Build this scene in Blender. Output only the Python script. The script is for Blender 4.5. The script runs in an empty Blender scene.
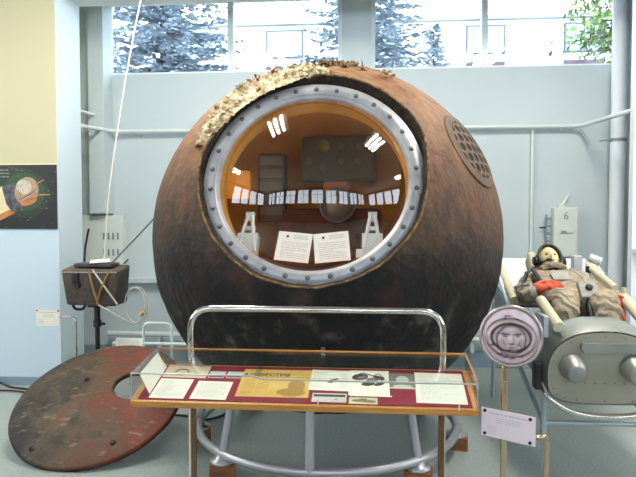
import bpy, bmesh, math, random
from mathutils import Vector, Matrix, noise

S = bpy.context.scene
COL = S.collection
PI = math.pi

# ------------------------------------------------------------------ camera
cam_data = bpy.data.cameras.new('camera')
cam_data.sensor_width = 36.0
cam_data.lens = 36.0 * 600.0 / 636.0
cam_data.clip_start = 0.05
cam_data.clip_end = 300
cam = bpy.data.objects.new('camera', cam_data)
COL.objects.link(cam)
cam.location = (0, 0, 1.55)
cam.rotation_euler = (math.radians(90 - 2.2), 0, math.radians(4.8))
S.camera = cam

# ------------------------------------------------------------------ world, exposure
world = bpy.data.worlds.new('overcast_sky')
S.world = world
world.use_nodes = True
bg = world.node_tree.nodes['Background']
bg.inputs['Color'].default_value = (0.80, 0.91, 1.0, 1)
bg.inputs['Strength'].default_value = 8.0
S.view_settings.view_transform = 'Standard'
S.view_settings.look = 'None'
S.view_settings.gamma = 1.0
S.view_settings.exposure = 0.0
S.view_settings.use_curve_mapping = False
TUBE_POWER = 90.0        # watts of each ceiling fixture
TUBE_EMIT = 14.0
CABIN_FILL_POWER = 3.0        # added fill lights inside the cabin
S.cycles.use_denoising = True
S.cycles.max_bounces = 8
S.cycles.transparent_max_bounces = 16
S.cycles.sample_clamp_indirect = 6.0


# ------------------------------------------------------------------ materials
def lin(c):
    return tuple((x / 255 / 12.92) if x / 255 <= 0.04045 else ((x / 255 + 0.055) / 1.055) ** 2.4 for x in c[:3]) + (1.0,)


def new_mat(name):
    m = bpy.data.materials.new(name)
    m.use_nodes = True
    nt = m.node_tree
    return m, nt, nt.nodes, nt.links, nt.nodes['Principled BSDF']


def mat(name, c1, rough=0.5, metal=0.0, c2=None, scale=8.0, bump=0.0, bscale=None, stretch=None, detail=4.0, spec=None, coat=0.0):
    m, nt, N, L, b = new_mat(name)
    b.inputs['Roughness'].default_value = rough
    b.inputs['Metallic'].default_value = metal
    if spec is not None:
        b.inputs['Specular IOR Level'].default_value = spec
    if coat:
        b.inputs['Coat Weight'].default_value = coat
        b.inputs['Coat Roughness'].default_value = 0.1
    tc = N.new('ShaderNodeTexCoord')
    src = tc.outputs['Object']
    if stretch:
        mp = N.new('ShaderNodeMapping')
        mp.inputs['Scale'].default_value = stretch
        L.new(src, mp.inputs['Vector'])
        src = mp.outputs['Vector']
    if c2 is not None:
        no = N.new('ShaderNodeTexNoise')
        no.inputs['Scale'].default_value = scale
        no.inputs['Detail'].default_value = detail
        L.new(src, no.inputs['Vector'])
        r = N.new('ShaderNodeValToRGB')
        r.color_ramp.elements[0].position = 0.35
        r.color_ramp.elements[1].position = 0.65
        r.color_ramp.elements[0].color = lin(c1)
        r.color_ramp.elements[1].color = lin(c2)
        L.new(no.outputs['Fac'], r.inputs['Fac'])
        L.new(r.outputs['Color'], b.inputs['Base Color'])
    else:
        b.inputs['Base Color'].default_value = lin(c1)
    if bump:
        nb = N.new('ShaderNodeTexNoise')
        nb.inputs['Scale'].default_value = bscale or scale * 3
        nb.inputs['Detail'].default_value = 5
        L.new(src, nb.inputs['Vector'])
        bp = N.new('ShaderNodeBump')
        bp.inputs['Strength'].default_value = bump
        bp.inputs['Distance'].default_value = 0.01
        L.new(nb.outputs['Fac'], bp.inputs['Height'])
        L.new(bp.outputs['Normal'], b.inputs['Normal'])
    return m


def glass_mat(name, tint, ior=1.45, rough=0.0):
    m, nt, N, L, b = new_mat(name)
    N.remove(b)
    out = N['Material Output']
    tr = N.new('ShaderNodeBsdfTransparent')
    tr.inputs['Color'].default_value = tint
    gl = N.new('ShaderNodeBsdfGlossy')
    gl.inputs['Roughness'].default_value = rough
    fr = N.new('ShaderNodeFresnel')
    ge = N.new('ShaderNodeNewGeometry')           # same reflectance on both faces of a thin pane
    mi = N.new('ShaderNodeMapRange')
    mi.inputs['To Min'].default_value = ior
    mi.inputs['To Max'].default_value = 1 / ior
    L.new(ge.outputs['Backfacing'], mi.inputs['Value'])
    L.new(mi.outputs['Result'], fr.inputs['IOR'])
    mx = N.new('ShaderNodeMixShader')
    L.new(fr.outputs['Fac'], mx.inputs['Fac'])
    L.new(tr.outputs['BSDF'], mx.inputs[1])
    L.new(gl.outputs['BSDF'], mx.inputs[2])
    L.new(mx.outputs['Shader'], out.inputs['Surface'])
    return m


def emit_mat(name, c, s):
    m, nt, N, L, b = new_mat(name)
    b.inputs['Base Color'].default_value = c
    b.inputs['Emission Color'].default_value = c
    b.inputs['Emission Strength'].default_value = s
    return m


def ramp(N, stops):
    r = N.new('ShaderNodeValToRGB')
    cr = r.color_ramp
    while len(cr.elements) < len(stops):
        cr.elements.new(0.5)
    for e, (p, c) in zip(cr.elements, stops):
        e.position = p
        e.color = lin(c)
    return r


def char_mat():
    """Scorched ablative shell: the char is black underneath, brown and rusty above."""
    m, nt, N, L, b = new_mat('scorched_shell')
    b.inputs['Roughness'].default_value = 0.62
    b.inputs['Specular IOR Level'].default_value = 0.3
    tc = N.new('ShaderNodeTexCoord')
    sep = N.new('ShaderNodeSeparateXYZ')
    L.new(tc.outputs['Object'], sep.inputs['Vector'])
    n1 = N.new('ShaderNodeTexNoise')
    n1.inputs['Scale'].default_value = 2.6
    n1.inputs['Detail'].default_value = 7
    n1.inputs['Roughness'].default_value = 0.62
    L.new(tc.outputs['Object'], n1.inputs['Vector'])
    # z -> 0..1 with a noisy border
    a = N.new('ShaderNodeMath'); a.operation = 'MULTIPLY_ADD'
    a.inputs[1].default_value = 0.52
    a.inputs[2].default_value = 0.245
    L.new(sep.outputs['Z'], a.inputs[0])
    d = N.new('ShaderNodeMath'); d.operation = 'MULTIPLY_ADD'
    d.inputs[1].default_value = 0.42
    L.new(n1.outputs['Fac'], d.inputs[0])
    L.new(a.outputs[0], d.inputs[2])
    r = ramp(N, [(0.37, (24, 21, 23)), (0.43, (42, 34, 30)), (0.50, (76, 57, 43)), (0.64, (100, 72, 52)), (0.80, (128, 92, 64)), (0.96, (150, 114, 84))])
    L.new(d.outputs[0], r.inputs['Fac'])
    # rusty patches
    n2 = N.new('ShaderNodeTexNoise')
    n2.inputs['Scale'].default_value = 5.0
    n2.inputs['Detail'].default_value = 6
    L.new(tc.outputs['Object'], n2.inputs['Vector'])
    r2 = ramp(N, [(0.52, (0, 0, 0)), (0.68, (255, 255, 255))])
    L.new(n2.outputs['Fac'], r2.inputs['Fac'])
    mz = N.new('ShaderNodeMath'); mz.operation = 'MULTIPLY'
    mz.use_clamp = True
    L.new(r2.outputs['Color'], mz.inputs[0])
    L.new(a.outputs[0], mz.inputs[1])
    mx = N.new('ShaderNodeMixRGB')
    mx.inputs['Color2'].default_value = lin((122, 64, 42))
    L.new(mz.outputs[0], mx.inputs['Fac'])
    L.new(r.outputs['Color'], mx.inputs['Color1'])
    # grey peeling patches low down
    n5 = N.new('ShaderNodeTexNoise')
    n5.inputs['Scale'].default_value = 7.0
    n5.inputs['Detail'].default_value = 8
    n5.inputs['Roughness'].default_value = 0.7
    L.new(tc.outputs['Object'], n5.inputs['Vector'])
    r5 = ramp(N, [(0.54, (0, 0, 0)), (0.66, (255, 255, 255))])
    L.new(n5.outputs['Fac'], r5.inputs['Fac'])
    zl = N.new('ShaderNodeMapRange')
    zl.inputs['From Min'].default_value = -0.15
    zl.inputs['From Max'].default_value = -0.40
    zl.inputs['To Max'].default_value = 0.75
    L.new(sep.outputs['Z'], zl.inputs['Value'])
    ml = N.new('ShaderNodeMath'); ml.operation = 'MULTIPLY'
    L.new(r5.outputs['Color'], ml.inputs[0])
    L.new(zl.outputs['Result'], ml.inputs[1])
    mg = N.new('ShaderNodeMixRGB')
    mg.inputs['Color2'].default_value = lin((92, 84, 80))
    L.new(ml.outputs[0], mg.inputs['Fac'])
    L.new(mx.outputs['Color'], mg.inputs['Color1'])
    mx = mg
    # vertical streaks
    mp = N.new('ShaderNodeMapping')
    mp.inputs['Scale'].default_value = (9, 9, 2.6)
    L.new(tc.outputs['Object'], mp.inputs['Vector'])
    n3 = N.new('ShaderNodeTexNoise')
    n3.inputs['Scale'].default_value = 2.0
    n3.inputs['Detail'].default_value = 6
    L.new(mp.outputs['Vector'], n3.inputs['Vector'])
    r3 = ramp(N, [(0.30, (176, 170, 166)), (0.62, (255, 252, 246))])
    L.new(n3.outputs['Fac'], r3.inputs['Fac'])
    mu = N.new('ShaderNodeMixRGB'); mu.blend_type = 'MULTIPLY'
    mu.inputs['Fac'].default_value = 0.75
    L.new(mx.outputs['Color'], mu.inputs['Color1'])
    L.new(r3.outputs['Color'], mu.inputs['Color2'])
    L.new(mu.outputs['Color'], b.inputs['Base Color'])
    n4 = N.new('ShaderNodeTexNoise')
    n4.inputs['Scale'].default_value = 22
    n4.inputs['Detail'].default_value = 6
    L.new(tc.outputs['Object'], n4.inputs['Vector'])
    bp = N.new('ShaderNodeBump')
    bp.inputs['Strength'].default_value = 0.55
    bp.inputs['Distance'].default_value = 0.02
    L.new(n4.outputs['Fac'], bp.inputs['Height'])
    L.new(bp.outputs['Normal'], b.inputs['Normal'])
    return m


def hatch_mat():
    m, nt, N, L, b = new_mat('scorched_hatch')
    b.inputs['Roughness'].default_value = 0.6
    b.inputs['Specular IOR Level'].default_value = 0.3
    tc = N.new('ShaderNodeTexCoord')
    sep = N.new('ShaderNodeSeparateXYZ')
    L.new(tc.outputs['Object'], sep.inputs['Vector'])
    n1 = N.new('ShaderNodeTexNoise')
    n1.inputs['Scale'].default_value = 4.2
    n1.inputs['Detail'].default_value = 10
    n1.inputs['Roughness'].default_value = 0.65
    L.new(tc.outputs['Object'], n1.inputs['Vector'])
    a = N.new('ShaderNodeMath'); a.operation = 'MULTIPLY_ADD'
    a.inputs[1].default_value = 0.30
    a.inputs[2].default_value = 0.12
    L.new(sep.outputs['X'], a.inputs[0])
    d = N.new('ShaderNodeMath'); d.operation = 'MULTIPLY_ADD'
    d.inputs[1].default_value = 0.75
    L.new(n1.outputs['Fac'], d.inputs[0])
    L.new(a.outputs[0], d.inputs[2])
    r = ramp(N, [(0.30, (36, 33, 30)), (0.40, (62, 56, 46)), (0.48, (88, 70, 54)), (0.56, (96, 56, 43)), (0.66, (116, 58, 43)), (0.76, (96, 54, 42)), (0.88, (112, 84, 66))])
    L.new(d.outputs[0], r.inputs['Fac'])
    n2 = N.new('ShaderNodeTexNoise')
    n2.inputs['Scale'].default_value = 11
    n2.inputs['Detail'].default_value = 7
    mp = N.new('ShaderNodeMapping')
    mp.inputs['Rotation'].default_value = (0, 0, 0.6)
    mp.inputs['Scale'].default_value = (1.2, 3.4, 1)
    L.new(tc.outputs['Object'], mp.inputs['Vector'])
    L.new(mp.outputs['Vector'], n2.inputs['Vector'])
    r2 = ramp(N, [(0.58, (0, 0, 0)), (0.72, (255, 255, 255))])
    L.new(n2.outputs['Fac'], r2.inputs['Fac'])
    mx = N.new('ShaderNodeMixRGB')
    mx.inputs['Color2'].default_value = lin((138, 116, 92))
    h = N.new('ShaderNodeMath'); h.operation = 'MULTIPLY'
    h.inputs[1].default_value = 0.55
    L.new(r2.outputs['Color'], h.inputs[0])
    L.new(h.outputs[0], mx.inputs['Fac'])
    L.new(r.outputs['Color'], mx.inputs['Color1'])
    L.new(mx.outputs['Color'], b.inputs['Base Color'])
    bp = N.new('ShaderNodeBump')
    bp.inputs['Strength'].default_value = 0.35
    bp.inputs['Distance'].default_value = 0.015
    L.new(n2.outputs['Fac'], bp.inputs['Height'])
    L.new(bp.outputs['Normal'], b.inputs['Normal'])
    return m


def two_tone_wall(name, low, high, z):
    """Paint that changes colour at a fixed height (a painted dado)."""
    m, nt, N, L, b = new_mat(name)
    b.inputs['Roughness'].default_value = 0.6
    ge = N.new('ShaderNodeNewGeometry')
    sep = N.new('ShaderNodeSeparateXYZ')
    L.new(ge.outputs['Position'], sep.inputs['Vector'])
    mr = N.new('ShaderNodeMapRange')
    mr.inputs['From Min'].default_value = z - 0.01
    mr.inputs['From Max'].default_value = z + 0.01
    L.new(sep.outputs['Z'], mr.inputs['Value'])
    mx = N.new('ShaderNodeMixRGB')
    mx.inputs['Color1'].default_value = lin(low)
    mx.inputs['Color2'].default_value = lin(high)
    L.new(mr.outputs['Result'], mx.inputs['Fac'])
    L.new(mx.outputs['Color'], b.inputs['Base Color'])
    return m


def attr_mat(name, c_low, c_high, rough, metal, attr='relief_tone'):
    m, nt, N, L, b = new_mat(name)
    b.inputs['Roughness'].default_value = rough
    b.inputs['Metallic'].default_value = metal
    at = N.new('ShaderNodeAttribute')
    at.attribute_name = attr
    mx = N.new('ShaderNodeMixRGB')
    mx.inputs['Color1'].default_value = lin(c_low)
    mx.inputs['Color2'].default_value = lin(c_high)
    L.new(at.outputs['Fac'], mx.inputs['Fac'])
    L.new(mx.outputs['Color'], b.inputs['Base Color'])
    return m


def fabric_mat(name, c1, c2, bump=0.9, scale=14, stretch=(1, 1, 1)):
    """cloth with long soft creases"""
    m, nt, N, L, b = new_mat(name)
    b.inputs['Roughness'].default_value = 0.85
    tc = N.new('ShaderNodeTexCoord')
    no = N.new('ShaderNodeTexNoise')
    no.inputs['Scale'].default_value = scale
    no.inputs['Detail'].default_value = 3
    L.new(tc.outputs['Object'], no.inputs['Vector'])
    r = ramp(N, [(0.35, c1), (0.65, c2)])
    L.new(no.outputs['Fac'], r.inputs['Fac'])
    L.new(r.outputs['Color'], b.inputs['Base Color'])
    wv = N.new('ShaderNodeTexWave')
    wv.inputs['Scale'].default_value = 5.0
    wv.inputs['Distortion'].default_value = 9.0
    wv.inputs['Detail'].default_value = 2.0
    wv.inputs['Detail Scale'].default_value = 1.6
    wv.bands_direction = 'DIAGONAL'
    L.new(tc.outputs['Object'], wv.inputs['Vector'])
    bp = N.new('ShaderNodeBump')
    bp.inputs['Strength'].default_value = bump
    bp.inputs['Distance'].default_value = 0.035
    L.new(wv.outputs['Fac'], bp.inputs['Height'])
    L.new(bp.outputs['Normal'], b.inputs['Normal'])
    return m


M = {}
M['wall'] = mat('wall_paint_blue', (186, 199, 203), 0.55, 0, (191, 203, 206), 1.5)
M['wall_warm'] = mat('wall_paint_white', (205, 210, 208), 0.6)
M['pillar'] = two_tone_wall('pillar_paint', (192, 208, 220), (192, 186, 152), 1.75)
M['pillar_side'] = mat('pillar_daylit_blue', (208, 224, 232), 0.55)  # window daylight on the pier's side put into a paler blue
M['ceiling_dim'] = mat('ceiling_dimmed_plaster', (176, 170, 158), 0.8)  # colour darkened so the ceiling mirrors dimly in the porthole glass
M['panelling'] = mat('brown_wood_panelling', (84, 58, 40), 0.5, 0, (104, 72, 50), 4, 0.05, 30, (1, 1, 0.2))
M['ceiling'] = mat('ceiling_white', (225, 226, 222), 0.7)
M['floor'] = mat('floor_linoleum', (136, 146, 142), 0.38, 0, (158, 166, 160), 60, detail=6)
M['skirt'] = mat('skirting_paint', (128, 148, 165), 0.5)
M['white_paint'] = mat('white_window_paint', (226, 232, 238), 0.4)
M['pipe'] = mat('pipe_paint', (206, 216, 214), 0.35)
M['pane'] = glass_mat('window_glass', (0.97, 0.99, 1, 1))
M['case_glass'] = glass_mat('case_glass', (0.95, 0.97, 0.96, 1), 1.45)
M['amber'] = glass_mat('clear_plexiglass', (0.97, 0.95, 0.91, 1), 1.85)
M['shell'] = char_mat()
M['edge'] = mat('charred_edge', (26, 20, 17), 0.9, 0, (64, 46, 30), 26, 0.8)
M['foil'] = mat('torn_foil', (128, 98, 54), 0.6, 0.1, (220, 206, 168), 17, 0.9, 60)
M['foil_dark'] = mat('burnt_insulation', (64, 48, 28), 0.8, 0, (150, 116, 62), 30, 0.8)
M['ring'] = mat('grey_ring_metal', (158, 158, 163), 0.42, 0.35, (184, 184, 189), 9, 0.15, 30)
M['bolt'] = mat('ring_bolt', (96, 96, 98), 0.45, 0.6)
M['lining'] = mat('ochre_foam_lining', (186, 124, 34), 0.85, 0, (200, 144, 52), 5, 0.4, 12)
M['cabin_dark'] = mat('cabin_dark_panel', (34, 27, 22), 0.6, 0, (54, 40, 28), 8, 0.3)
M['cabin_brown'] = mat('cabin_brown_cloth', (58, 26, 18), 0.85, 0, (78, 36, 24), 9, 0.3)
M['switch'] = mat('dark_switch_row', (58, 50, 42), 0.5)
M['bracket'] = mat('pale_bracket_metal', (196, 200, 204), 0.4, 0.3)
M['vent'] = mat('vent_plate', (80, 60, 43), 0.6, 0.1, (98, 74, 54), 20, 0.2)
M['black'] = mat('black_paint', (22, 22, 24), 0.5)
M['hole'] = mat('dark_recess', (16, 13, 11), 0.9)
M['hatch'] = hatch_mat()
M['steel'] = mat('stand_grey_metal', (178, 178, 182), 0.34, 0.6)
M['chrome'] = mat('chrome_tube', (214, 212, 208), 0.14, 1.0)
M['brass'] = mat('brassy_chrome', (190, 168, 138), 0.18, 1.0)
M['bronze_tube'] = mat('bronze_tube', (120, 92, 68), 0.25, 0.9)
M['block'] = mat('orange_wood_block', (112, 66, 32), 0.6, 0, (142, 88, 44), 6, 0.1, 30, (1, 1, 6))
M['wood'] = mat('varnished_wood', (178, 118, 52), 0.35, 0, (198, 140, 70), 10, 0.05, 30, (1, 10, 10))
M['felt'] = mat('crimson_cloth', (126, 14, 44), 0.9, 0, (138, 20, 52), 120)
M['paper'] = mat('white_paper', (236, 232, 218), 0.8)
M['paper_cream'] = mat('cream_paper', (226, 212, 170), 0.8)
M['photo_beige'] = mat('beige_photo_print', (206, 190, 158), 0.6)
M['photo_grey'] = mat('grey_photo_print', (120, 116, 108), 0.6)
M['photo_light'] = mat('light_photo_print', (196, 194, 186), 0.6)
M['news'] = mat('yellowed_newsprint', (206, 166, 84), 0.85, 0, (216, 180, 100), 14)
M['ink'] = mat('printing_ink', (66, 60, 54), 0.8)
M['ink_mid'] = mat('halftone_ink', (128, 110, 78), 0.8)
M['ink_faint'] = mat('faint_ink', (190, 184, 184), 0.8)
M['news_ink'] = mat('newsprint_headline_ink', (104, 70, 40), 0.8)
M['plastic_pink'] = mat('pale_pink_plate', (226, 208, 214), 0.4)
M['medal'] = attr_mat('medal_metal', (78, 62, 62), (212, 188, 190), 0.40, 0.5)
M['medal_rim'] = mat('medal_rim_metal', (178, 164, 160), 0.3, 0.8)
M['radio'] = mat('radio_case_cloth', (70, 62, 56), 0.8, 0, (88, 78, 68), 30, 0.5, 80)
M['radio_top'] = mat('radio_case_top', (66, 64, 68), 0.6)
M['strap'] = mat('tan_strap', (146, 112, 72), 0.8)
M['stitch'] = mat('pale_stitching', (196, 190, 176), 0.7)
M['cream_rod'] = mat('cream_rod', (226, 222, 206), 0.4)
M['grey_rod'] = mat('grey_rod', (126, 126, 124), 0.4, 0.5)
M['hose'] = mat('pale_beige_hose', (190, 190, 180), 0.35)
M['hose_tip'] = mat('yellow_hose_fitting', (204, 170, 74), 0.4)
M['box'] = mat('switch_box_paint', (208, 216, 208), 0.45)
M['box_dark'] = mat('switch_box_fittings', (128, 140, 142), 0.5)
M['seat_metal'] = mat('seat_grey_metal', (142, 146, 140), 0.42, 0.55, (156, 158, 150), 5)
M['seat_side'] = mat('seat_blue_grey_metal', (128, 142, 150), 0.45, 0.5)
M['cap_metal'] = mat('seat_end_plate', (150, 146, 132), 0.5, 0.3, (158, 154, 140), 4)
M['ivory'] = mat('ivory_padding', (204, 197, 170), 0.6)
M['suit'] = fabric_mat('khaki_suit_cloth', (150, 136, 114), (176, 162, 138), 0.6, 9)
M['suit_grey'] = mat('grey_suit_cloth', (150, 148, 140), 0.8, 0, (168, 166, 158), 16, 0.5)
M['glove'] = mat('orange_red_glove', (196, 74, 44), 0.6, 0, (212, 92, 58), 30, 0.5)
M['face'] = mat('pale_mannequin_face', (226, 206, 160), 0.5)
M['cap'] = mat('black_leather_cap', (28, 27, 30), 0.4)
M['frame_tube'] = mat('frame_blue_grey_paint', (172, 184, 190), 0.4, 0.2)
M['poster_black'] = mat('poster_black', (30, 32, 30), 0.4)
M['poster_green'] = mat('poster_green', (46, 74, 38), 0.4)
M['poster_green2'] = mat('poster_deep_green', (36, 50, 32), 0.4)
M['poster_silver'] = mat('poster_silver', (186, 178, 168), 0.4, 0, (120, 116, 120), 9)
M['poster_copper'] = mat('poster_copper', (196, 128, 70), 0.4, 0, (150, 84, 44), 12)
M['poster_dark'] = mat('poster_charcoal', (44, 46, 58), 0.4, 0, (96, 92, 96), 26)
M['poster_cream'] = mat('poster_cream', (222, 206, 160), 0.4)
M['poster_grey'] = mat('poster_caption_grey', (126, 126, 120), 0.4)
M['cable_black'] = mat('black_cable', (24, 24, 30), 0.5)
M['tube_glow'] = emit_mat('fluorescent_tube', (1.0, 0.97, 0.90, 1), TUBE_EMIT)
M['lamp_body'] = mat('lamp_white_enamel', (230, 230, 228), 0.4)
M['facade'] = mat('white_facade', (236, 238, 240), 0.8)
M['facade_glass'] = mat('far_window_glass', (128, 146, 160), 0.3)
M['facade_frame'] = mat('far_window_frame', (58, 70, 92), 0.6)
M['facade_panel'] = mat('far_red_panel', (86, 66, 74), 0.8)
M['needles'] = mat('blue_spruce_needles', (126, 138, 150), 0.75, 0, (176, 188, 200), 3.0)
M['bark'] = mat('bark', (60, 48, 40), 0.9, 0, (84, 70, 58), 12, 0.5)
M['leaves'] = mat('pale_green_leaves', (70, 100, 40), 0.6, 0, (104, 130, 56), 3)
M['ground'] = mat('ground_grass', (58, 70, 48), 0.9, 0, (80, 88, 62), 1.5)


# ------------------------------------------------------------------ mesh building
class MB:
    def __init__(self):
        self.v = []
        self.f = []
        self.s = []

    def add(self, verts, faces, smooth=True, frame=None):
        o = len(self.v)
        for p in verts:
            p = Vector(p)
            self.v.append(frame @ p if frame is not None else p)
        for fc in faces:
            self.f.append([i + o for i in fc])
            self.s.append(smooth)
        return self

    def box(self, lo, hi, frame=None, bevel=0.0):
        bm = bmesh.new()
        bmesh.ops.create_cube(bm, size=1)
        for v in bm.verts:
            v.co = Vector([lo[i] + (v.co[i] + 0.5) * (hi[i] - lo[i]) for i in range(3)])
        if bevel:
            bmesh.ops.bevel(bm, geom=list(bm.edges), offset=bevel, segments=2, affect='EDGES', profile=0.6)
        self.bm(bm, False, frame)
        return self

    def bm(self, bm, smooth=True, frame=None):
        bm.verts.index_update()
        self.add([v.co.copy() for v in bm.verts], [[v.index for v in f.verts] for f in bm.faces], smooth, frame)
        bm.free()

    def tube(self, pts, r, n=10, caps=True, closed=False, frame=None, radii=None):
        pts = [Vector(p) for p in pts]
        k = len(pts)
        rings = []
        up = None
        for i, p in enumerate(pts):
            if closed:
                t = pts[(i + 1) % k] - pts[i - 1]
            else:
                t = pts[min(i + 1, k - 1)] - pts[max(i - 1, 0)]
            t.normalize()
            if up is None:
                up = Vector((0, 0, 1)) if abs(t.z) < 0.9 else Vector((1, 0, 0))
            a = (up - t * up.dot(t))
            if a.length < 1e-6:
                a = t.orthogonal()
            a.normalize()
            up = a
            b = t.cross(a)
            rr = radii[i] if radii else r
            rings.append([p + (a * math.cos(2 * PI * j / n) + b * math.sin(2 * PI * j / n)) * rr for j in range(n)])
        V = [q for ring in rings for q in ring]
        F = []
        for i in range(k if closed else k - 1):
            i2 = (i + 1) % k
            for j in range(n):
                F.append([i * n + j, i * n + (j + 1) % n, i2 * n + (j + 1) % n, i2 * n + j])
        self.add(V, F, True, frame)
        if caps and not closed:
            self.add(rings[0], [list(range(n))[::-1]], False, frame)
            self.add(rings[-1], [list(range(n))], False, frame)
        return self

    def lathe(self, prof, n=48, frame=None, smooth=True, cap0=False, cap1=False):
        """prof: list of (r, h) around local z"""
        V, F = [], []
        for r, h in prof:
            for j in range(n):
                t = 2 * PI * j / n
                V.append((r * math.cos(t), r * math.sin(t), h))
        for i in range(len(prof) - 1):
            for j in range(n):
                F.append([i * n + j, i * n + (j + 1) % n, (i + 1) * n + (j + 1) % n, (i + 1) * n + j])
        self.add(V, F, smooth, frame)
        if cap0:
            self.add(V[:n], [list(range(n))[::-1]], False, frame)
        if cap1:
            self.add(V[-n:], [list(range(n))], False, frame)
        return self

    def sphere(self, c, r, seg=20, rings=12, frame=None):
        c = Vector(c)
        if not hasattr(r, '__len__'):
            r = (r, r, r)
        V, F = [], []
        for i in range(rings + 1):
            a = PI * i / rings
            for j in range(seg):
                t = 2 * PI * j / seg
                V.append(c + Vector((r[0] * math.sin(a) * math.cos(t), r[1] * math.sin(a) * math.sin(t), r[2] * math.cos(a))))
        for i in range(rings):
            for j in range(seg):
                F.append([i * seg + j, (i + 1) * seg + j, (i + 1) * seg + (j + 1) % seg, i * seg + (j + 1) % seg])
        self.add(V, F, True, frame)
        return self

    def poly(self, pts, frame=None):
        self.add(pts, [list(range(len(pts)))], False, frame)
        return self

    def disc(self, c, rx, ry, frame=None, n=24, rot=0.0):
        pts = []
        for j in range(n):
            t = 2 * PI * j / n
            x, y = rx * math.cos(t), ry * math.sin(t)
            pts.append((c[0] + x * math.cos(rot) - y * math.sin(rot), c[1] + x * math.sin(rot) + y * math.cos(rot), c[2]))
        return self.poly(pts, frame)

    def prism(self, outline, lo, hi, axis=1, frame=None, smooth=False):
        """extrude a 2-D outline (a,b) along an axis"""
        def P(a, b, h):
            return {0: (h, a, b), 1: (a, h, b), 2: (a, b, h)}[axis]
        n = len(outline)
        V = [P(a, b, lo) for a, b in outline] + [P(a, b, hi) for a, b in outline]
        F = [[i, (i + 1) % n, n + (i + 1) % n, n + i] for i in range(n)]
        self.add(V, F, smooth, frame)
        self.add(V[:n], [list(range(n))[::-1]], False, frame)
        self.add(V[n:], [list(range(n))], False, frame)
        return self

    def text(self, s, size, x, y, z, frame=None, align='LEFT', bold=0.0):
        cu = bpy.data.curves.new('lettering', 'FONT')
        cu.body = s
        cu.size = size
        cu.align_x = align
        cu.offset = bold
        cu.resolution_u = 2
        ob = bpy.data.objects.new('lettering', cu)
        COL.objects.link(ob)
        me = bpy.data.meshes.new_from_object(ob)
        self.add([(v.co.x + x, v.co.y + y, z) for v in me.vertices], [list(p.vertices) for p in me.polygons], False, frame)
        bpy.data.objects.remove(ob)
        bpy.data.curves.remove(cu)
        bpy.data.meshes.remove(me)
        return self

    def build(self, name, m, parent=None, loc=(0, 0, 0), world_space=True, recalc=True):
        org = Vector(loc)
        if parent is not None:
            org = origin(parent)
        me = bpy.data.meshes.new(name)
        me.from_pydata([tuple(v - org) for v in self.v], [], self.f)
        if recalc:
            bm = bmesh.new()
            bm.from_mesh(me)
            bmesh.ops.recalc_face_normals(bm, faces=bm.faces)
            bm.to_mesh(me)
            bm.free()
        me.polygons.foreach_set('use_smooth', self.s)
        me.materials.append(m)
        o = bpy.data.objects.new(name, me)
        COL.objects.link(o)
        if parent is not None:
            o.parent = parent
        else:
            o.location = org
        ORG[o.name] = org
        return o


ORG = {}


def origin(o):
    return ORG[o.name]


def tag(o, label, cat, group=None):
    o['label'] = label
    o['category'] = cat
    if group:
        o['group'] = group
    return o


def thing(name, loc, label, cat, group=None):
    o = bpy.data.objects.new(name, None)
    o.empty_display_size = 0.1
    COL.objects.link(o)
    o.location = loc
    ORG[o.name] = Vector(loc)
    return tag(o, label, cat, group)


def struct(o):
    o['kind'] = 'structure'
    return o


def frame_of(o, ex, ey, ez):
    return Matrix(((ex[0], ey[0], ez[0], o[0]), (ex[1], ey[1], ez[1], o[1]), (ex[2], ey[2], ez[2], o[2]), (0, 0, 0, 1)))


def frame_dir(o, ez, xhint=(1, 0, 0)):
    ez = Vector(ez).normalized()
    ex = Vector(xhint)
    ex = (ex - ez * ex.dot(ez)).normalized()
    ey = ez.cross(ex)
    return frame_of(o, ex, ey, ez)


def arc(c, r, a0, a1, n, ex, ey):
    c, ex, ey = Vector(c), Vector(ex), Vector(ey)
    return [c + ex * r * math.cos(a0 + (a1 - a0) * i / n) + ey * r * math.sin(a0 + (a1 - a0) * i / n) for i in range(n + 1)]


def fillet(pts, r, n=6):
    """round the corners of a polyline"""
    pts = [Vector(p) for p in pts]
    out = [pts[0]]
    for i in range(1, len(pts) - 1):
        a, b, c = pts[i - 1], pts[i], pts[i + 1]
        u, v = (a - b).normalized(), (c - b).normalized()
        rr = min(r, (a - b).length * 0.49, (c - b).length * 0.49)
        p, q = b + u * rr, b + v * rr
        for k in range(n + 1):
            t = k / n
            out.append(p * (1 - t) ** 2 + b * 2 * t * (1 - t) + q * t * t)
    out.append(pts[-1])
    return out


def smooth_path(pts, n=8):
    pts = [Vector(p) for p in pts]
    P = [pts[0]] + pts + [pts[-1]]
    out = []
    for i in range(1, len(P) - 2):
        for k in range(n):
            t = k / n
            a, b, c, d = P[i - 1], P[i], P[i + 1], P[i + 2]
            out.append(0.5 * ((2 * b) + (c - a) * t + (2 * a - 5 * b + 4 * c - d) * t * t + (3 * b - a - 3 * c + d) * t ** 3))
    out.append(pts[-1])
    return out


def text_rows(mb, x0, x1, y0, y1, rows, frame, z=0.0005, seed=1, thick=0.45, para=True):
    """rows of word-like dashes"""
    rnd = random.Random(seed)
    dy = (y1 - y0) / rows
    for i in range(rows):
        y = y1 - (i + 0.5) * dy
        end = x1 if not para or rnd.random() > 0.2 else x0 + (x1 - x0) * rnd.uniform(0.4, 0.8)
        x = x0
        while x < end:
            w = min((x1 - x0) * rnd.uniform(0.06, 0.16), end - x)
            h = dy * thick * 0.5
            mb.poly([(x, y - h, z), (x + w, y - h, z), (x + w, y + h, z), (x, y + h, z)], frame)
            x += w + (x1 - x0) * 0.025


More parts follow.
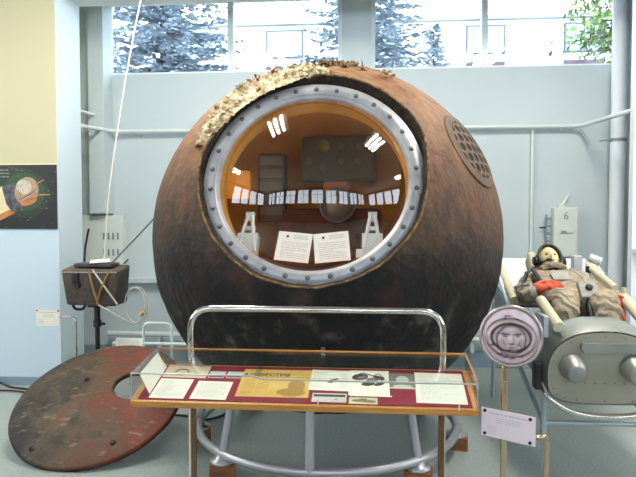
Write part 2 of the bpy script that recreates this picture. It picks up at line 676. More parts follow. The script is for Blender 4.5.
# ================================================================== SETTING
WY = 6.2      # inner face of the window wall
PY = 5.2      # face of the side walls that flank the bay
ZC = 4.0
struct(MB().box((-8, -3.4, -0.1), (8, WY + 0.3, 0)).build('floor', M['floor']))
struct(MB().box((-8.2, -3.6, ZC), (8.2, WY + 0.3, ZC + 0.15)).build('ceiling', M['ceiling_dim']))
wb = MB()
wb.box((-8.2, WY, 0), (8.2, WY + 0.3, 3.035))
wb.box((-8.2, WY, 3.035), (-5.4, WY + 0.3, ZC))
wb.box((-3.06, WY, 3.035), (-2.82, WY + 0.3, ZC))
wb.box((-5.4, WY, 3.85), (-3.06, WY + 0.3, ZC))
wb.box((2.52, WY, 3.035), (8.2, WY + 0.3, ZC))
wb.box((-0.275, WY, 3.035), (0.02, WY + 0.3, ZC))
wb.box((-2.82, WY, 3.85), (-0.275, WY + 0.3, ZC))
wb.box((0.02, WY, 3.85), (2.52, WY + 0.3, ZC))
struct(wb.build('wall_back', M['wall']))
# flanking wall pieces in front of the bay
struct(MB().box((-8, PY, 0), (-2.79, PY + 0.45, ZC)).build('wall_left_pier', M['pillar']))
struct(MB().box((-2.7899, PY + 0.001, 0), (-2.785, PY + 0.45, ZC)).build('pier_daylit_side', M['pillar_side']))  # thin sheet carrying the daylit colour of the pier's side
struct(MB().box((2.19, PY, 0), (8, PY + 0.08, ZC)).build('wall_right_pier', M['white_paint']))
struct(MB().box((-2.785, PY, 3.56), (2.19, PY + 0.45, ZC)).build('ceiling_beam', M['ceiling']))
for sx, nm in ((-1, 'wall_left'), (1, 'wall_right')):
    xa, xb = sorted((8.0 * sx, 8.2 * sx))
    w = MB().box((xa, -3.6, 0), (xb, WY, 2.15)).box((xa, -3.6, 3.75), (xb, WY, ZC))
    w.box((xa, -3.6, 2.15), (xb, -2.9, 3.75)).box((xa, 3.5, 2.15), (xb, WY, 3.75))
    for k in range(3):
        w.box((xa, -1.44 + 1.6 * k, 2.15), (xb, -1.16 + 1.6 * k, 3.75))
    struct(w.build(nm, M['panelling']))
# rear wall behind the viewer with its row of windows
wr = MB()
wr.box((-8, -3.4, 0), (8, -3.2, 2.15))
wr.box((-8, -3.4, 3.75), (8, -3.2, ZC))
xs = [-7.2 + 1.6 * i for i in range(10)]
for x in xs:
    wr.box((x - 0.14, -3.4, 2.15), (x + 0.14, -3.2, 3.75))
wr.box((-8, -3.4, 2.15), (xs[0] - 0.14, -3.2, 3.75))
wr.box((xs[-1] + 0.14, -3.4, 2.15), (8, -3.2, 3.75))
struct(wr.build('wall_rear', M['panelling']))


def window(num, x0, x1, z0, z1, y, mull, out):
    w = MB()
    t = 0.045
    w.box((x0, y, z0), (x0 + t, y + 0.1, z1)).box((x1 - t, y, z0), (x1, y + 0.1, z1))
    w.box((x0 + t, y, z0), (x1 - t, y + 0.1, z0 + 0.035)).box((x0 + t, y, z1 - t), (x1 - t, y + 0.1, z1))
    root = struct(w.build('window_%d' % num, M['white_paint'], None, (x0, y, z0)))
    for i, m in enumerate(mull):
        MB().box((m - 0.03, y - 0.01, z0 + 0.035), (m + 0.03, y + 0.09, z1 - t)).build('mullion', M['white_paint'], root)
    edges = [x0 + t] + [q for m in mull for q in (m - 0.03, m + 0.03)] + [x1 - t]
    for a, b in zip(edges[::2], edges[1::2]):
        MB().box((a, y + 0.045, z0 + 0.035), (b, y + 0.05, z1 - t)).build('pane', M['pane'], root)
    return root


window(12, -5.4, -3.06, 3.035, 3.85, WY + 0.08, [-4.2], 1)  # invented window, added to light the recess behind the left pier
window(1, -2.82, -0.275, 3.035, 3.85, WY + 0.08, [-1.45], 1)
window(2, 0.02, 2.52, 3.035, 3.85, WY + 0.08, [1.17], 1)
for i in range(9):
    x0, x1 = xs[i] + 0.14, xs[i + 1] - 0.14
    r = window(3 + i, x0, x1, 2.15, 3.75, -3.35, [(x0 + x1) / 2], 0)
    MB().box((x0 + 0.045, -3.33, 3.1), (x1 - 0.045, -3.27, 3.14)).build('transom', M['white_paint'], r)
# skirting, ledge and the boxed pilaster left of the window
struct(MB().box((-8, PY - 0.02, 0), (-2.775, PY, 0.075)).box((-2.785, PY, 0), (-2.765, PY + 0.45, 0.075)).build('baseboard_left', M['skirt']))
struct(MB().box((2.17, PY - 0.02, 0), (8, PY, 0.075)).build('baseboard_right', M['skirt']))
struct(MB().box((-8, WY - 0.02, 0), (8, WY, 0.16)).build('baseboard_back', M['skirt']))
struct(MB().box((-2.70, WY - 0.09, 0.84), (-0.3, WY, 0.885)).build('trim_2', M['wall']))
struct(MB().box((-2.86, 5.97, 1.57), (-2.70, WY, ZC)).build('trim_3', M['wall']))
struct(MB().box((2.192, PY - 0.09, 1.235), (2.6, PY, 1.275)).build('trim_4', M['white_paint']))
struct(MB().box((-60, WY + 0.31, -0.3), (60, 70, -0.1)).build('ground', M['ground']))

# ================================================================== CAPSULE
C0 = Vector((-0.284, 4.125, 1.388))
RS = 1.163
el, yw = math.radians(22), math.radians(-1.2)
NZ = Vector((math.sin(yw) * math.cos(el), -math.cos(yw) * math.cos(el), math.sin(el)))
NX = Vector((math.cos(yw), math.sin(yw), 0)).normalized()
NY = NZ.cross(NX)
FS = frame_of(C0, NX, NY, NZ)                       # sphere frame, z through the porthole
FR = frame_of(C0 + NZ * 0.95, NX, NY, NZ)           # ring frame

cap = thing('spacecraft_capsule', C0, 'huge round scorched spacecraft capsule with a glass porthole onto its ochre cabin', 'spacecraft')


def sst(a, b, x):
    t = max(0, min(1, (x - a) / (b - a)))
    return t * t * (3 - 2 * t)


def rim_r(phi):
    """radius of the opening in the heat shield, wider above so a dark gap shows"""
    d = math.degrees(phi) % 360
    g = sst(-2, 35, d) * (1 - sst(165, 200, d))
    w = 0.006 * noise.noise(Vector((math.cos(phi) * 6, math.sin(phi) * 6, 3.1)))
    return 0.610 + 0.050 * g * (1 - 0.55 * sst(88, 112, d)) + w


def sph(phi, al, r):
    return Vector((r * math.sin(al) * math.cos(phi), r * math.sin(al) * math.sin(phi), r * math.cos(al)))


NP, NA = 220, 96
V, F = [], []
for i in range(NA + 1):
    for j in range(NP):
        phi = 2 * PI * j / NP
        a0 = math.asin(rim_r(phi) / RS)
        al = a0 + (PI - 0.02 - a0) * (i / NA) ** 1.15
        p = sph(phi, al, 1)
        w = FS.to_3x3() @ p
        low = sst(0.1, -0.5, w.z)
        d = 0.006 * noise.noise(p * 3.2) + (0.002 + 0.007 * low) * noise.noise(p * 11) + 0.004 * low * noise.noise(Vector((p.x * 26, p.y * 26, p.z * 26)))
        if i < 3:
            d += 0.006 * noise.noise(Vector((math.cos(phi) * 30, math.sin(phi) * 30, i)))
        V.append(p * (RS + d))
for i in range(NA):
    for j in range(NP):
        F.append([i * NP + j, i * NP + (j + 1) % NP, (i + 1) * NP + (j + 1) % NP, (i + 1) * NP + j])
shell = MB().add(V, F, True, FS)
shell.add(V[-NP:], [list(range(NP))], True, FS)
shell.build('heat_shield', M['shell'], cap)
# thickness of the shield seen round the opening
V, F = [], []
for k in range(5):
    for j in range(NP):
        phi = 2 * PI * j / NP
        a0 = math.asin(rim_r(phi) / RS)
        p = sph(phi, a0, 1)
        jit = 0.005 * noise.noise(Vector((math.cos(phi) * 40, math.sin(phi) * 40, k * 2)))
        V.append(p * (RS + 0.001 - 0.032 * k) + Vector((math.cos(phi), math.sin(phi), 0)) * (jit if k else 0))
for k in range(4):
    for j in range(NP):
        F.append([k * NP + j, k * NP + (j + 1) % NP, (k + 1) * NP + (j + 1) % NP, (k + 1) * NP + j])
MB().add(V, F, True, FS).build('shield_edge', M['edge'], cap)
# thin pale fibre lip along the edge of the shield
lip = []
for j in range(NP):
    phi = 2 * PI * j / NP
    a0 = math.asin((rim_r(phi) + 0.003) / RS)
    lip.append(FS @ (sph(phi, a0, RS + 0.002 + 0.003 * noise.noise(Vector((math.cos(phi) * 20, math.sin(phi) * 20, 9))))))
MB().tube(lip, 0.006, 6, closed=True).build('fibre_lip', M['foil_dark'], cap)

# torn insulation along the upper left of the opening
rnd = random.Random(5)
V, F = [], []
n1, n2 = 130, 12
for i in range(n1 + 1):
    deg = 84 + 78 * i / n1
    phi = math.radians(deg)
    a0 = math.asin(rim_r(phi) / RS)
    wid = 0.20 * sst(82, 100, deg) * (1 - 0.75 * sst(130, 162, deg)) + 0.015
    wid *= 1 + 0.35 * noise.noise(Vector((deg * 0.13, 0.5, 0)))
    for k in range(n2 + 1):
        t = k / n2
        al = a0 - 0.040 * sst(88, 108, deg) * (1 - sst(140, 160, deg)) + (wid + 0.040) * t
        q = Vector((deg * 0.25, t * 5, 0))
        h = 0.014 * math.sin(PI * min(1, t * 1.15)) + 0.024 * abs(noise.noise(q)) * math.sin(PI * t) + 0.014 * noise.noise(q * 2.3)
        if k == n2:
            h = -0.012
        V.append(sph(phi, al, RS + h))
for i in range(n1):
    for k in range(n2):
        a = i * (n2 + 1) + k
        F.append([a, a + 1, a + n2 + 2, a + n2 + 1])
ins = MB().add(V, F, False, FS)
for q in range(240):
    deg = rnd.uniform(86, 160)
    phi = math.radians(deg)
    a0 = math.asin(rim_r(phi) / RS)
    wid = 0.19 * sst(82, 98, deg) * (1 - 0.7 * sst(130, 162, deg)) + 0.02
    al = a0 + rnd.uniform(-0.02, 1.0) * wid
    c = sph(phi, al, RS + rnd.uniform(0.004, 0.020))
    u = Vector((rnd.gauss(0, 1), rnd.gauss(0, 1), rnd.gauss(0, 0.5))).normalized()
    w = u.cross(c).normalized()
    s1, s2 = rnd.uniform(0.008, 0.030), rnd.uniform(0.005, 0.015)
    nrm = c.normalized()
    pts = [c - u * s1 - w * s2, c + u * s1 * 0.9 - w * s2 * 0.6 + nrm * rnd.uniform(-0.01, 0.014), c + u * s1 * 0.7 + w * s2, c - u * s1 * 0.8 + w * s2 + nrm * rnd.uniform(0, 0.016)]
    ins.add(pts, [[0, 1, 2], [0, 2, 3]], False, FS)
ins.build('torn_insulation', M['foil'], cap, recalc=False)
# darker shreds standing up on the crown
sh = MB()
for q in range(150):
    deg = rnd.choice([rnd.uniform(60, 92), rnd.uniform(92, 126), rnd.uniform(76, 90)])
    phi = math.radians(deg)
    a0 = math.asin(rim_r(phi) / RS)
    al = a0 + rnd.uniform(0.17, 0.30) - 0.05 * sst(90, 126, deg)
    c = sph(phi, al, RS + rnd.uniform(-0.006, 0.010))
    u = Vector((rnd.gauss(0, 1), rnd.gauss(0, 1), rnd.gauss(0, 0.6))).normalized()
    w = u.cross(c).normalized()
    s1, s2 = rnd.uniform(0.012, 0.036), rnd.uniform(0.006, 0.014)
    nrm = c.normalized()
    sh.add([c - u * s1 - w * s2, c + u * s1 - w * s2 + nrm * rnd.uniform(0, 0.014), c + u * s1 * 0.7 + w * s2, c - u * s1 + w * s2 + nrm * rnd.uniform(0, 0.018)], [[0, 1, 2], [0, 2, 3]], False, FS)
p0 = sph(math.radians(112), math.asin(0.66 / RS) + 0.17, RS)
sh.tube([FS @ p0, FS @ p0 + Vector((0.045, 0.0, 0.06))], 0.004, 6)
p0 = sph(math.radians(131), math.asin(0.66 / RS) + 0.13, RS + 0.01)
sh.build('burnt_fringe', M['foil_dark'], cap, recalc=False)

# porthole ring with bolts
ringp = [(0.514, -0.10), (0.514, -0.006), (0.518, 0.0), (0.527, 0.0), (0.532, 0.010), (0.537, 0.014), (0.580, 0.014), (0.583, 0.006), (0.600, 0.004), (0.605, -0.004), (0.605, -0.12)]
rg = MB().lathe(ringp, 128, FR).build('porthole_ring', M['ring'], cap)
for m_ in (rg,):
    pass
NB = 30
for j in range(NB):
    t = 2 * PI * (j + 0.5) / NB
    b = MB().lathe([(0.0140, 0.013), (0.0140, 0.0165), (0.011, 0.0175), (0.0085, 0.0155), (0.0085, 0.0195), (0.0, 0.0195)], 12, FR @ Matrix.Translation((0.559 * math.cos(t), 0.559 * math.sin(t), 0)))
    b.build('bolt', M['bolt'], rg)
# amber cover, a shallow blister
H = 0.245
RB = 0.514
RD = (RB * RB + H * H) / (2 * H)
amax = math.asin(RB / RD)
prof = [(RD * math.sin(amax * (1 - i / 40)) + 1e-5, RD * math.cos(amax * (1 - i / 40)) - (RD - H)) for i in range(41)]
MB().lathe(prof, 128, FR).build('porthole_glass', M['amber'], cap)

# cabin inside
V, F = [], []
na, npp = 48, 96
for i in range(na + 1):
    al = math.asin(0.515 / 1.0) + (PI - math.asin(0.515)) * i / na
    for j in range(npp):
        p = sph(2 * PI * j / npp, al, 1.0)
        V.append(p * (1.0 + 0.012 * noise.noise(p * 4)))
for i in range(na):
    for j in range(npp):
        F.append([i * npp + j, i * npp + (j + 1) % npp, (i + 1) * npp + (j + 1) % npp, (i + 1) * npp + j])
MB().add(V, F, True, FS).build('cabin_lining', M['lining'], cap)
# tunnel between ring and lining
MB().lathe([(0.5135, -0.02), (0.505, -0.14)], 96, FR).build('porthole_sleeve', M['lining'], cap)
# instrument board high at the back, darker side rack, brown seat well
ib = MB().box((-0.50, 4.46, 1.80), (0.06, 4.62, 2.14), None, 0.03).build('instrument_board', M['cabin_dark'], cap)
MB().lathe([(0.05, 0), (0.05, 0.02), (0.04, 0.03), (0.0, 0.045)], 24, frame_dir((-0.33, 4.46, 2.06), (0, -1, 0))).build('globe_dial', mat('globe_dial_green', (92, 92, 36), 0.25), ib)
for x, z in ((-0.44, 1.95), (-0.33, 1.90), (-0.2, 1.95), (-0.08, 1.95), (-0.2, 2.06), (-0.06, 2.06)):
    MB().lathe([(0.034, 0), (0.034, 0.012), (0.026, 0.014), (0, 0.01)], 16, frame_dir((x, 4.46, z), (0, -1, 0))).build('dial', M['switch'], ib)
MB().box((-0.33, 4.36, 1.58), (-0.14, 4.5, 1.80), None, 0.03).build('orange_cushion', mat('orange_cabin_cloth', (126, 70, 26), 0.8), cap)
rk = MB().box((-0.80, 4.30, 1.50), (-0.60, 4.45, 2.0), None, 0.02).build('side_rack', M['cabin_dark'], cap)
for k in range(5):
    MB().box((-0.78, 4.285, 1.55 + 0.09 * k), (-0.62, 4.30, 1.61 + 0.09 * k)).build('switch_row', M['switch'], rk)
MB().box((-0.98, 4.05, 1.66), (-0.80, 4.2, 1.86), None, 0.03).build('ochre_pouch', M['lining'], cap)
MB().box((0.26, 4.20, 1.45), (0.42, 4.34, 1.75), None, 0.02).build('side_box', M['cabin_dark'], cap)
MB().lathe([(0.125, 0.03), (0.13, 0.0), (0.112, 0.0), (0.10, 0.02), (0.07, 0.05), (0.0, 0.065)], 32, frame_dir((-0.22, 4.27, 1.62), (0, -1, 0.15))).build('optical_sight', mat('dull_sight_metal', (104, 104, 106), 0.4, 0.4), cap)
MB().sphere((-0.27, 4.2, 1.03), (0.62, 0.55, 0.40), 32, 16).build('seat_well', M['cabin_brown'], cap)
MB().box((-0.66, 4.30, 1.15), (0.10, 4.75, 1.60), None, 0.05).build('dark_locker', M['cabin_brown'], cap)
for sx, zz in ((-1, 1.95), (1, 1.95), (-1, 1.45)):  # added glowing balls and point lights that brighten the ochre cabin
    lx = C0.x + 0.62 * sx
    cl = MB().sphere((lx, 3.62, zz), 0.035, 14, 10).build('cabin_fill', emit_mat('cabin_fill_glow', (1.0, 0.8, 0.5, 1), 4.0), cap)
    pl_ = bpy.data.lights.new('cabin_fill_light', 'POINT')
    pl_.energy = CABIN_FILL_POWER
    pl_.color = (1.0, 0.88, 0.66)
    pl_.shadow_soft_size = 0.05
    po_ = bpy.data.objects.new('cabin_fill_light', pl_)
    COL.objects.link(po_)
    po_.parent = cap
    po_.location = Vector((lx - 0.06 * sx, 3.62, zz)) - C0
# pale lugs at the lower edge of the porthole
for sx, a in ((-1, -0.345), (1, 0.325)):
    lb = MB()
    base = [(a - 0.05, -0.33, -0.06), (a + 0.05, -0.36, -0.06)]
    top = (a - 0.005 * sx, -0.15, -0.09)
    lb.tube([(a - 0.045, -0.36, -0.05), (a - 0.012, -0.16, -0.08)], 0.010, 8, frame=FR)
    lb.tube([(a + 0.045, -0.38, -0.05), (a + 0.012, -0.16, -0.08)], 0.010, 8, frame=FR)
    lb.box((a - 0.024, -0.19, -0.10), (a + 0.024, -0.14, -0.075), FR)
    lb.box((a - 0.034, -0.245, -0.09), (a + 0.034, -0.225, -0.07), FR)
    lb.box((a - 0.055, -0.39, -0.12), (a + 0.055, -0.27, -0.055), FR)
    lb.box((a - 0.085, -0.405, -0.10), (a - 0.04, -0.36, -0.05), FR)
    lb.v = [v + NY * -0.018 for v in lb.v]
    lb.build('support_lug', M['bracket'], cap)
# perforated round vent on the right shoulder
vd = Vector((0.765, -0.42, 0.475)).normalized()
VF = frame_dir(C0, vd, (0.58, 0.25, -0.78))


def on_sphere(a, b, h=0.0):
    r = math.hypot(a, b)
    d = Vector((a, b, math.sqrt(RS * RS - r * r)))
    return d.normalized() * (RS + h)


vp = MB()
RV = 0.25
hx = 0.076
ring_out = []
cells = []
for i in range(-4, 5):
    for j in range(-4, 5):
        x = hx * (i + 0.5 * (j % 2))
        y = hx * 0.866 * j
        if math.hypot(x, y) < RV - 0.045:
            cells.append((x, y))
for x, y in cells:
    V = []
    nn = 12
    for k in range(nn):
        t = PI / 6 + 2 * PI * k / nn
        hr = hx / math.sqrt(3) * (1 if k % 2 == 0 else math.cos(PI / 6))
        V.append(on_sphere(x + hr * math.cos(t), y + hr * math.sin(t), 0.010))
    for hh in (0.010, -0.012):
        for k in range(nn):
            t = PI / 6 + 2 * PI * k / nn
            V.append(on_sphere(x + 0.028 * math.cos(t), y + 0.028 * math.sin(t), hh))
    F = []
    for q in (0, 1):
        for k in range(nn):
            F.append([q * nn + k, q * nn + (k + 1) % nn, (q + 1) * nn + (k + 1) % nn, (q + 1) * nn + k])
    vp.add(V, F, False, VF)
V, F = [], []
for q, (r, h) in enumerate(((RV - 0.055, 0.0095), (RV - 0.004, 0.0095), (RV, 0.006), (RV + 0.004, -0.01))):
    for k in range(64):
        t = 2 * PI * k / 64
        V.append(on_sphere(r * math.cos(t), r * math.sin(t), h))
for q in range(3):
    for k in range(64):
        F.append([q * 64 + k, q * 64 + (k + 1) % 64, (q + 1) * 64 + (k + 1) % 64, (q + 1) * 64 + k])
vp.add(V, F, False, VF)
vo = vp.build('vent_plate', M['vent'], cap)
V, F = [], []
for q in range(6):
    for k in range(48):
        t = 2 * PI * k / 48
        r = RV * 0.95 * (q + 0.01) / 5
        V.append(on_sphere(r * math.cos(t), r * math.sin(t), 0.0085 - 0.0015))
for q in range(5):
    for k in range(48):
        F.append([q * 48 + k, q * 48 + (k + 1) % 48, (q + 1) * 48 + (k + 1) % 48, (q + 1) * 48 + k])
MB().add(V, F, True, VF).build('vent_backing', M['hole'], vo)

# placards leaning inside the porthole
for a, wd, rot, lab, sd in ((-0.092, 0.184, -0.10, 'white printed placard inside the round porthole, the left one of two', 3), (0.112, 0.188, 0.11, 'white printed placard inside the round porthole, the right one of two', 8)):
    f = FR @ Matrix.Translation((a, -0.366, -0.055)) @ Matrix.Rotation(rot, 4, 'Z') @ Matrix.Rotation(math.radians(-6), 4, 'X')
    b = MB().box((-wd / 2, -0.085, -0.004), (wd / 2, 0.085, 0), f)
    o = tag(b.build('placard', mat('placard_card', (240, 234, 232), 0.6), None, f.translation), lab, 'sign', 'placards inside the porthole')
    t = MB()
    text_rows(t, -wd * 0.05, wd * 0.38, 0.045, 0.072, 3, f, 0.0006, sd, 0.5, False)
    text_rows(t, -wd * 0.36, wd * 0.40, -0.07, 0.03, 9, f, 0.0006, sd + 1, 0.35)
    t.build('printed_text', M['ink_faint'], o)
    MB().disc((-wd * 0.22, 0.058, 0.0006), 0.008, 0.008, f, 12).build('emblem', M['ink'], o)

# ================================================================== CAPSULE STAND
cx, cy = C0.x, C0.y
st = thing('capsule_stand', (cx, cy, 0), 'grey tubular ring stand carrying the scorched capsule', 'stand')
RR = 0.88
ZR = 0.132
MB().tube([(cx + RR * math.cos(2 * PI * k / 96), cy + RR * math.sin(2 * PI * k / 96), ZR) for k in range(96)], 0.027, 12, closed=True).build('base_ring', M['steel'], st)
feet = [(-131, 0.90), (-49, 0.90), (187, 0.86), (-7, 0.86), (138, 0.86), (42, 0.86)]
foot_pos = []
for i, (d, r) in enumerate(feet):
    a = math.radians(d)
    x, y = cx + RR * math.cos(a), cy + RR * math.sin(a)
    foot_pos.append((x, y, a))
    # strut leaning in to the shell
    r2 = 0.80
    z2 = C0.z - math.sqrt(1.20 ** 2 - r2 * r2)
    MB().tube([(x, y, ZR), (cx + r2 * math.cos(a), cy + r2 * math.sin(a), z2)], 0.024, 10).build('strut', M['steel'], st)
    MB().lathe([(0.0, 0.083), (0.07, 0.083), (0.072, 0.088), (0.072, 0.100), (0.045, 0.108), (0.03, ZR)], 24, Matrix.Translation((x, y, 0))).build('foot_plate', M['steel'], st)
# upright post at the front
z2 = C0.z - math.sqrt(1.19 ** 2 - 0.86 ** 2)
MB().tube([(cx - 0.035, cy - RR, ZR), (cx - 0.035, cy - 0.86, z2)], 0.026, 12).build('front_post', M['steel'], st)
where = ['front left foot', 'front right foot', 'left foot', 'right foot', 'back left foot', 'back right foot']
for i, (x, y, a) in enumerate(foot_pos):
    f = Matrix.Translation((x, y, 0)) @ Matrix.Rotation(random.Random(i).uniform(-0.3, 0.3), 4, 'Z')
    tag(MB().box((-0.075, -0.06, 0.0), (0.075, 0.06, 0.082), f, 0.004).build('wooden_block', M['block'], None, (x, y, 0)),
        'orange brown wooden block under the %s of the capsule stand' % where[i], 'block', 'wooden blocks under the capsule stand')

# ================================================================== BARRIER RAIL
br = thing('barrier_rail', (-0.25, 2.79, 0), 'chrome tube rail with rounded corners behind the display case', 'railing')
MB().tube(fillet([(-0.845, 2.79, 0.02), (-0.845, 2.79, 1.108), (0.345, 2.79, 1.108), (0.345, 2.79, 0.02)], 0.11, 8), 0.0155, 14).build('rail_tube', M['chrome'], br)
for x in (-0.845, 0.345):
    MB().lathe([(0.09, 0), (0.09, 0.012), (0.03, 0.02), (0.022, 0.05)], 24, Matrix.Translation((x, 2.79, 0)), cap0=True).build('base_plate', M['chrome'], br)

# ================================================================== DISPLAY CASE
TX0, TX1 = -0.985, 0.435
P0 = Vector((0, 2.42, 0.78))
TY = Vector((0, 0.28, 0.075)).normalized()
TZ = Vector((1, 0, 0)).cross(TY)
TF = frame_of(P0, (1, 0, 0), TY, TZ)
dc = thing('display_case', (-0.27, 2.55, 0), 'long low wooden display case with glass top and crimson lining', 'display case')
MB().box((TX0 - 0.008, -0.012, -0.032), (TX1 + 0.008, 0.305, -0.004), TF, 0.003).build('wooden_tray', M['wood'], dc)
MB().box((TX0 + 0.02, 0.004, -0.004), (TX1 - 0.015, 0.292, -0.001), TF).build('crimson_lining', M['felt'], dc)
GB = Vector((0, 2.705, 0.858))
gl = MB()
fl, fr_, bl, brr = (TX0, 2.405, 0.785), (TX1, 2.405, 0.785), (TX0, 2.71, 0.862), (TX1, 2.71, 0.862)
zf, zb = 0.890, 0.9275


def pane(pts, name, m=None):
    pts = [Vector(p) for p in pts]
    n = (pts[1] - pts[0]).cross(pts[2] - pts[0]).normalized() * 0.002
    k = len(pts)
    mb = MB().add([p + n for p in pts] + [p - n for p in pts], [list(range(k)), list(range(k, 2 * k))[::-1]] + [[i, (i + 1) % k, k + (i + 1) % k, k + i] for i in range(k)], False)
    return mb.build(name, m or M['case_glass'], dc)


pane([(TX0, 2.405, 0.779), (TX1, 2.405, 0.779), (TX1, 2.405, zf), (TX0, 2.405, zf)], 'front_glass')
pane([(TX0, 2.71, 0.862), (TX1, 2.71, 0.862), (TX1, 2.71, zb), (TX0, 2.71, zb)], 'back_glass')
pane([(TX0, 2.405, 0.785), (TX0, 2.71, 0.862), (TX0, 2.71, zb), (TX0, 2.405, zf)], 'end_glass')
pane([(TX1, 2.405, 0.785), (TX1, 2.71, 0.862), (TX1, 2.71, zb), (TX1, 2.405, zf)], 'end_glass')
pane([(TX0, 2.405, zf + 0.003), (-0.44, 2.405, zf + 0.003), (-0.44, 2.71, zb + 0.003), (TX0, 2.71, zb + 0.003)], 'top_glass')
pane([(-0.47, 2.405, zf - 0.004), (TX1, 2.405, zf - 0.004), (TX1, 2.71, zb - 0.004), (-0.47, 2.71, zb - 0.004)], 'top_glass')
MB().tube([(TX0, 2.403, zf + 0.003), (-0.47, 2.403, zf + 0.003), (-0.43, 2.403, zf - 0.010), (TX1, 2.403, zf - 0.010)], 0.0035, 8).build('front_glass_edge', M['steel'], dc)
MB().box((TX0, 2.707, zb - 0.001), (TX1, 2.713, zb + 0.006)).build('back_edge_strip', M['wood'], dc)
MB().box((TX1 - 0.003, 2.405, -0.0025 + zf), (TX1 + 0.003, 2.41, zf + 0.004)).tube([(TX1, 2.405, zf), (TX1, 2.71, zb)], 0.0035, 8).build('end_glass_edge', M['wood'], dc)
for x in (TX0, TX1):
    MB().tube([(x, 2.405, 0.779), (x, 2.405, zf)], 0.003, 8).build('corner_seam', M['steel'], dc)
MB().box((-0.205, 2.400, 0.772), (-0.199, 2.404, 0.800)).build('glass_clip', M['stitch'], dc)
MB().box((0.36, 2.400, 0.772), (0.366, 2.404, 0.800)).build('glass_clip', M['stitch'], dc)
MB().box((-0.215, 2.712, zb - 0.015), (-0.195, 2.718, zb + 0.02)).build('glass_clip', M['chrome'], dc)
for x in (-0.757, 0.309):
    MB().tube([(x, 2.53, 0.0), (x, 2.53, 0.782)], 0.0135, 12).build('leg', M['bronze_tube'], dc)
    MB().box((x - 0.015, 2.52, 0.76), (x + 0.015, 2.78, 0.775)).build('bracket', M['bronze_tube'], dc)


# papers: x range, t range along the slope, small turn
def sheet(name, x0, x1, t0, t1, m, label, cat, rot=0.0, lift=0.0, group='papers in the display case'):
    cxx, ct = (x0 + x1) / 2, (t0 + t1) / 2
    f = TF @ Matrix.Translation((cxx, ct, lift)) @ Matrix.Rotation(rot, 4, 'Z')
    w, h = (x1 - x0) / 2, (t1 - t0) / 2
    o = MB().box((-w, -h, -0.0008), (w, h, 0.0004), f).build(name, m, None, f.translation)
    tag(o, label, cat, group)
    return o, f, w, h


o, f, w, h = sheet('document', -0.920, -0.770, 0.012, 0.168, M['paper'], 'white typed sheet at the front left corner of the display case', 'paper', -0.02)
t = MB(); text_rows(t, -w * .8, w * .8, -h * .8, h * .8, 14, f, 0.0008, 1, .3); t.build('typed_text', M['ink_faint'], o)
o, f, w, h = sheet('document', -0.745, -0.590, 0.012, 0.154, M['paper'], 'white typed sheet left of the yellow newspaper', 'paper', -0.02)
t = MB(); text_rows(t, -w * .8, w * .8, -h * .8, h * .8, 12, f, 0.0008, 2, .3); t.build('typed_text', M['ink_faint'], o)
o, f, w, h = sheet('photograph', -0.920, -0.720, 0.180, 0.286, M['photo_beige'], 'beige print with a faint portrait sketch, at the back left', 'photograph', -0.02)
t = MB()
t.tube([f @ Vector((0.03 * math.cos(a) - 0.02, 0.026 * math.sin(a) - 0.008, 0.001)) for a in [PI * k / 12 for k in range(13)]], 0.0035, 5)
t.disc((-0.02, -0.028, 0.0009), 0.03, 0.010, f)
t.build('sketch', M['ink_mid'], o)
for x0, x1, sd, lab in ((-0.712, -0.640, 3, 'small photograph of a dark skyline beside the newspaper, the left of a pair'), (-0.630, -0.556, 4, 'small photograph with a dark car shape, touching the newspaper')):
    o, f, w, h = sheet('photograph', x0, x1, 0.185, 0.240, M['photo_light'], lab, 'photograph', -0.02)
    t = MB()
    t.box((-w * .9, -h * .8, 0.0004), (w * .9, -h * .45, 0.0008), f)
    t.disc((w * (.3 if sd == 4 else -.1), -h * .2, 0.0009), w * (.4 if sd == 4 else .8), h * .22, f)
    t.build('photo_image', M['ink'], o)
o, f, w, h = sheet('newspaper', -0.558, -0.248, 0.040, 0.266, M['news'], 'yellowed newspaper in the middle of the display case', 'newspaper', 0.0)
t = MB()
t.text('ИЗВЕСТИЯ', 0.034, -w * .80, h * .48, 0.0009, f, bold=0.0012)
t.disc((-w * .90, h * .58, 0.0009), 0.010, 0.012, f)
t.build('headline', M['news_ink'], o)
t = MB()
text_rows(t, w * .05, w * .9, h * .45, h * .75, 4, f, 0.0008, 7, .35)
text_rows(t, -w * .9, -w * .55, -h * .9, h * .35, 13, f, 0.0008, 8, .3)
text_rows(t, -w * .5, -w * .15, -h * .9, h * .35, 13, f, 0.0008, 9, .3)
t.build('newsprint_columns', mat('newsprint_text', (176, 136, 66), 0.85), o)
t = MB()
t.disc((w * .62, -h * .2, 0.0009), w * .24, h * .5, f)
t.disc((w * .50, -h * .65, 0.0010), w * .40, h * .28, f)
t.disc((w * .62, h * .05, 0.0011), w * .13, h * .25, f)
t.build('newspaper_picture', mat('newsprint_picture', (164, 126, 60), 0.85), o)
o, f, w, h = sheet('document', -0.252, -0.080, 0.100, 0.270, M['paper'], 'white sheet with a small dark drawing, right of the newspaper', 'paper', -0.03, 0.0012)
t = MB()
for k, (x, y, rx, ry, ro) in enumerate(((.15, 0, .2, .10, .3), (.05, -.2, .16, .08, .1), (.35, .12, .10, .07, .2))):
    t.disc((x * w, y * h, 0.0008 + k * 0.0001), rx * w, ry * h, f, 16, ro)
t.build('drawing', M['ink'], o)
t = MB(); text_rows(t, -w * .9, -w * .3, -h * .8, h * .8, 12, f, 0.0008, 12, .25); text_rows(t, w * .55, w * .9, -h * .8, h * .8, 12, f, 0.0008, 14, .25); t.build('printed_text', M['ink_faint'], o)
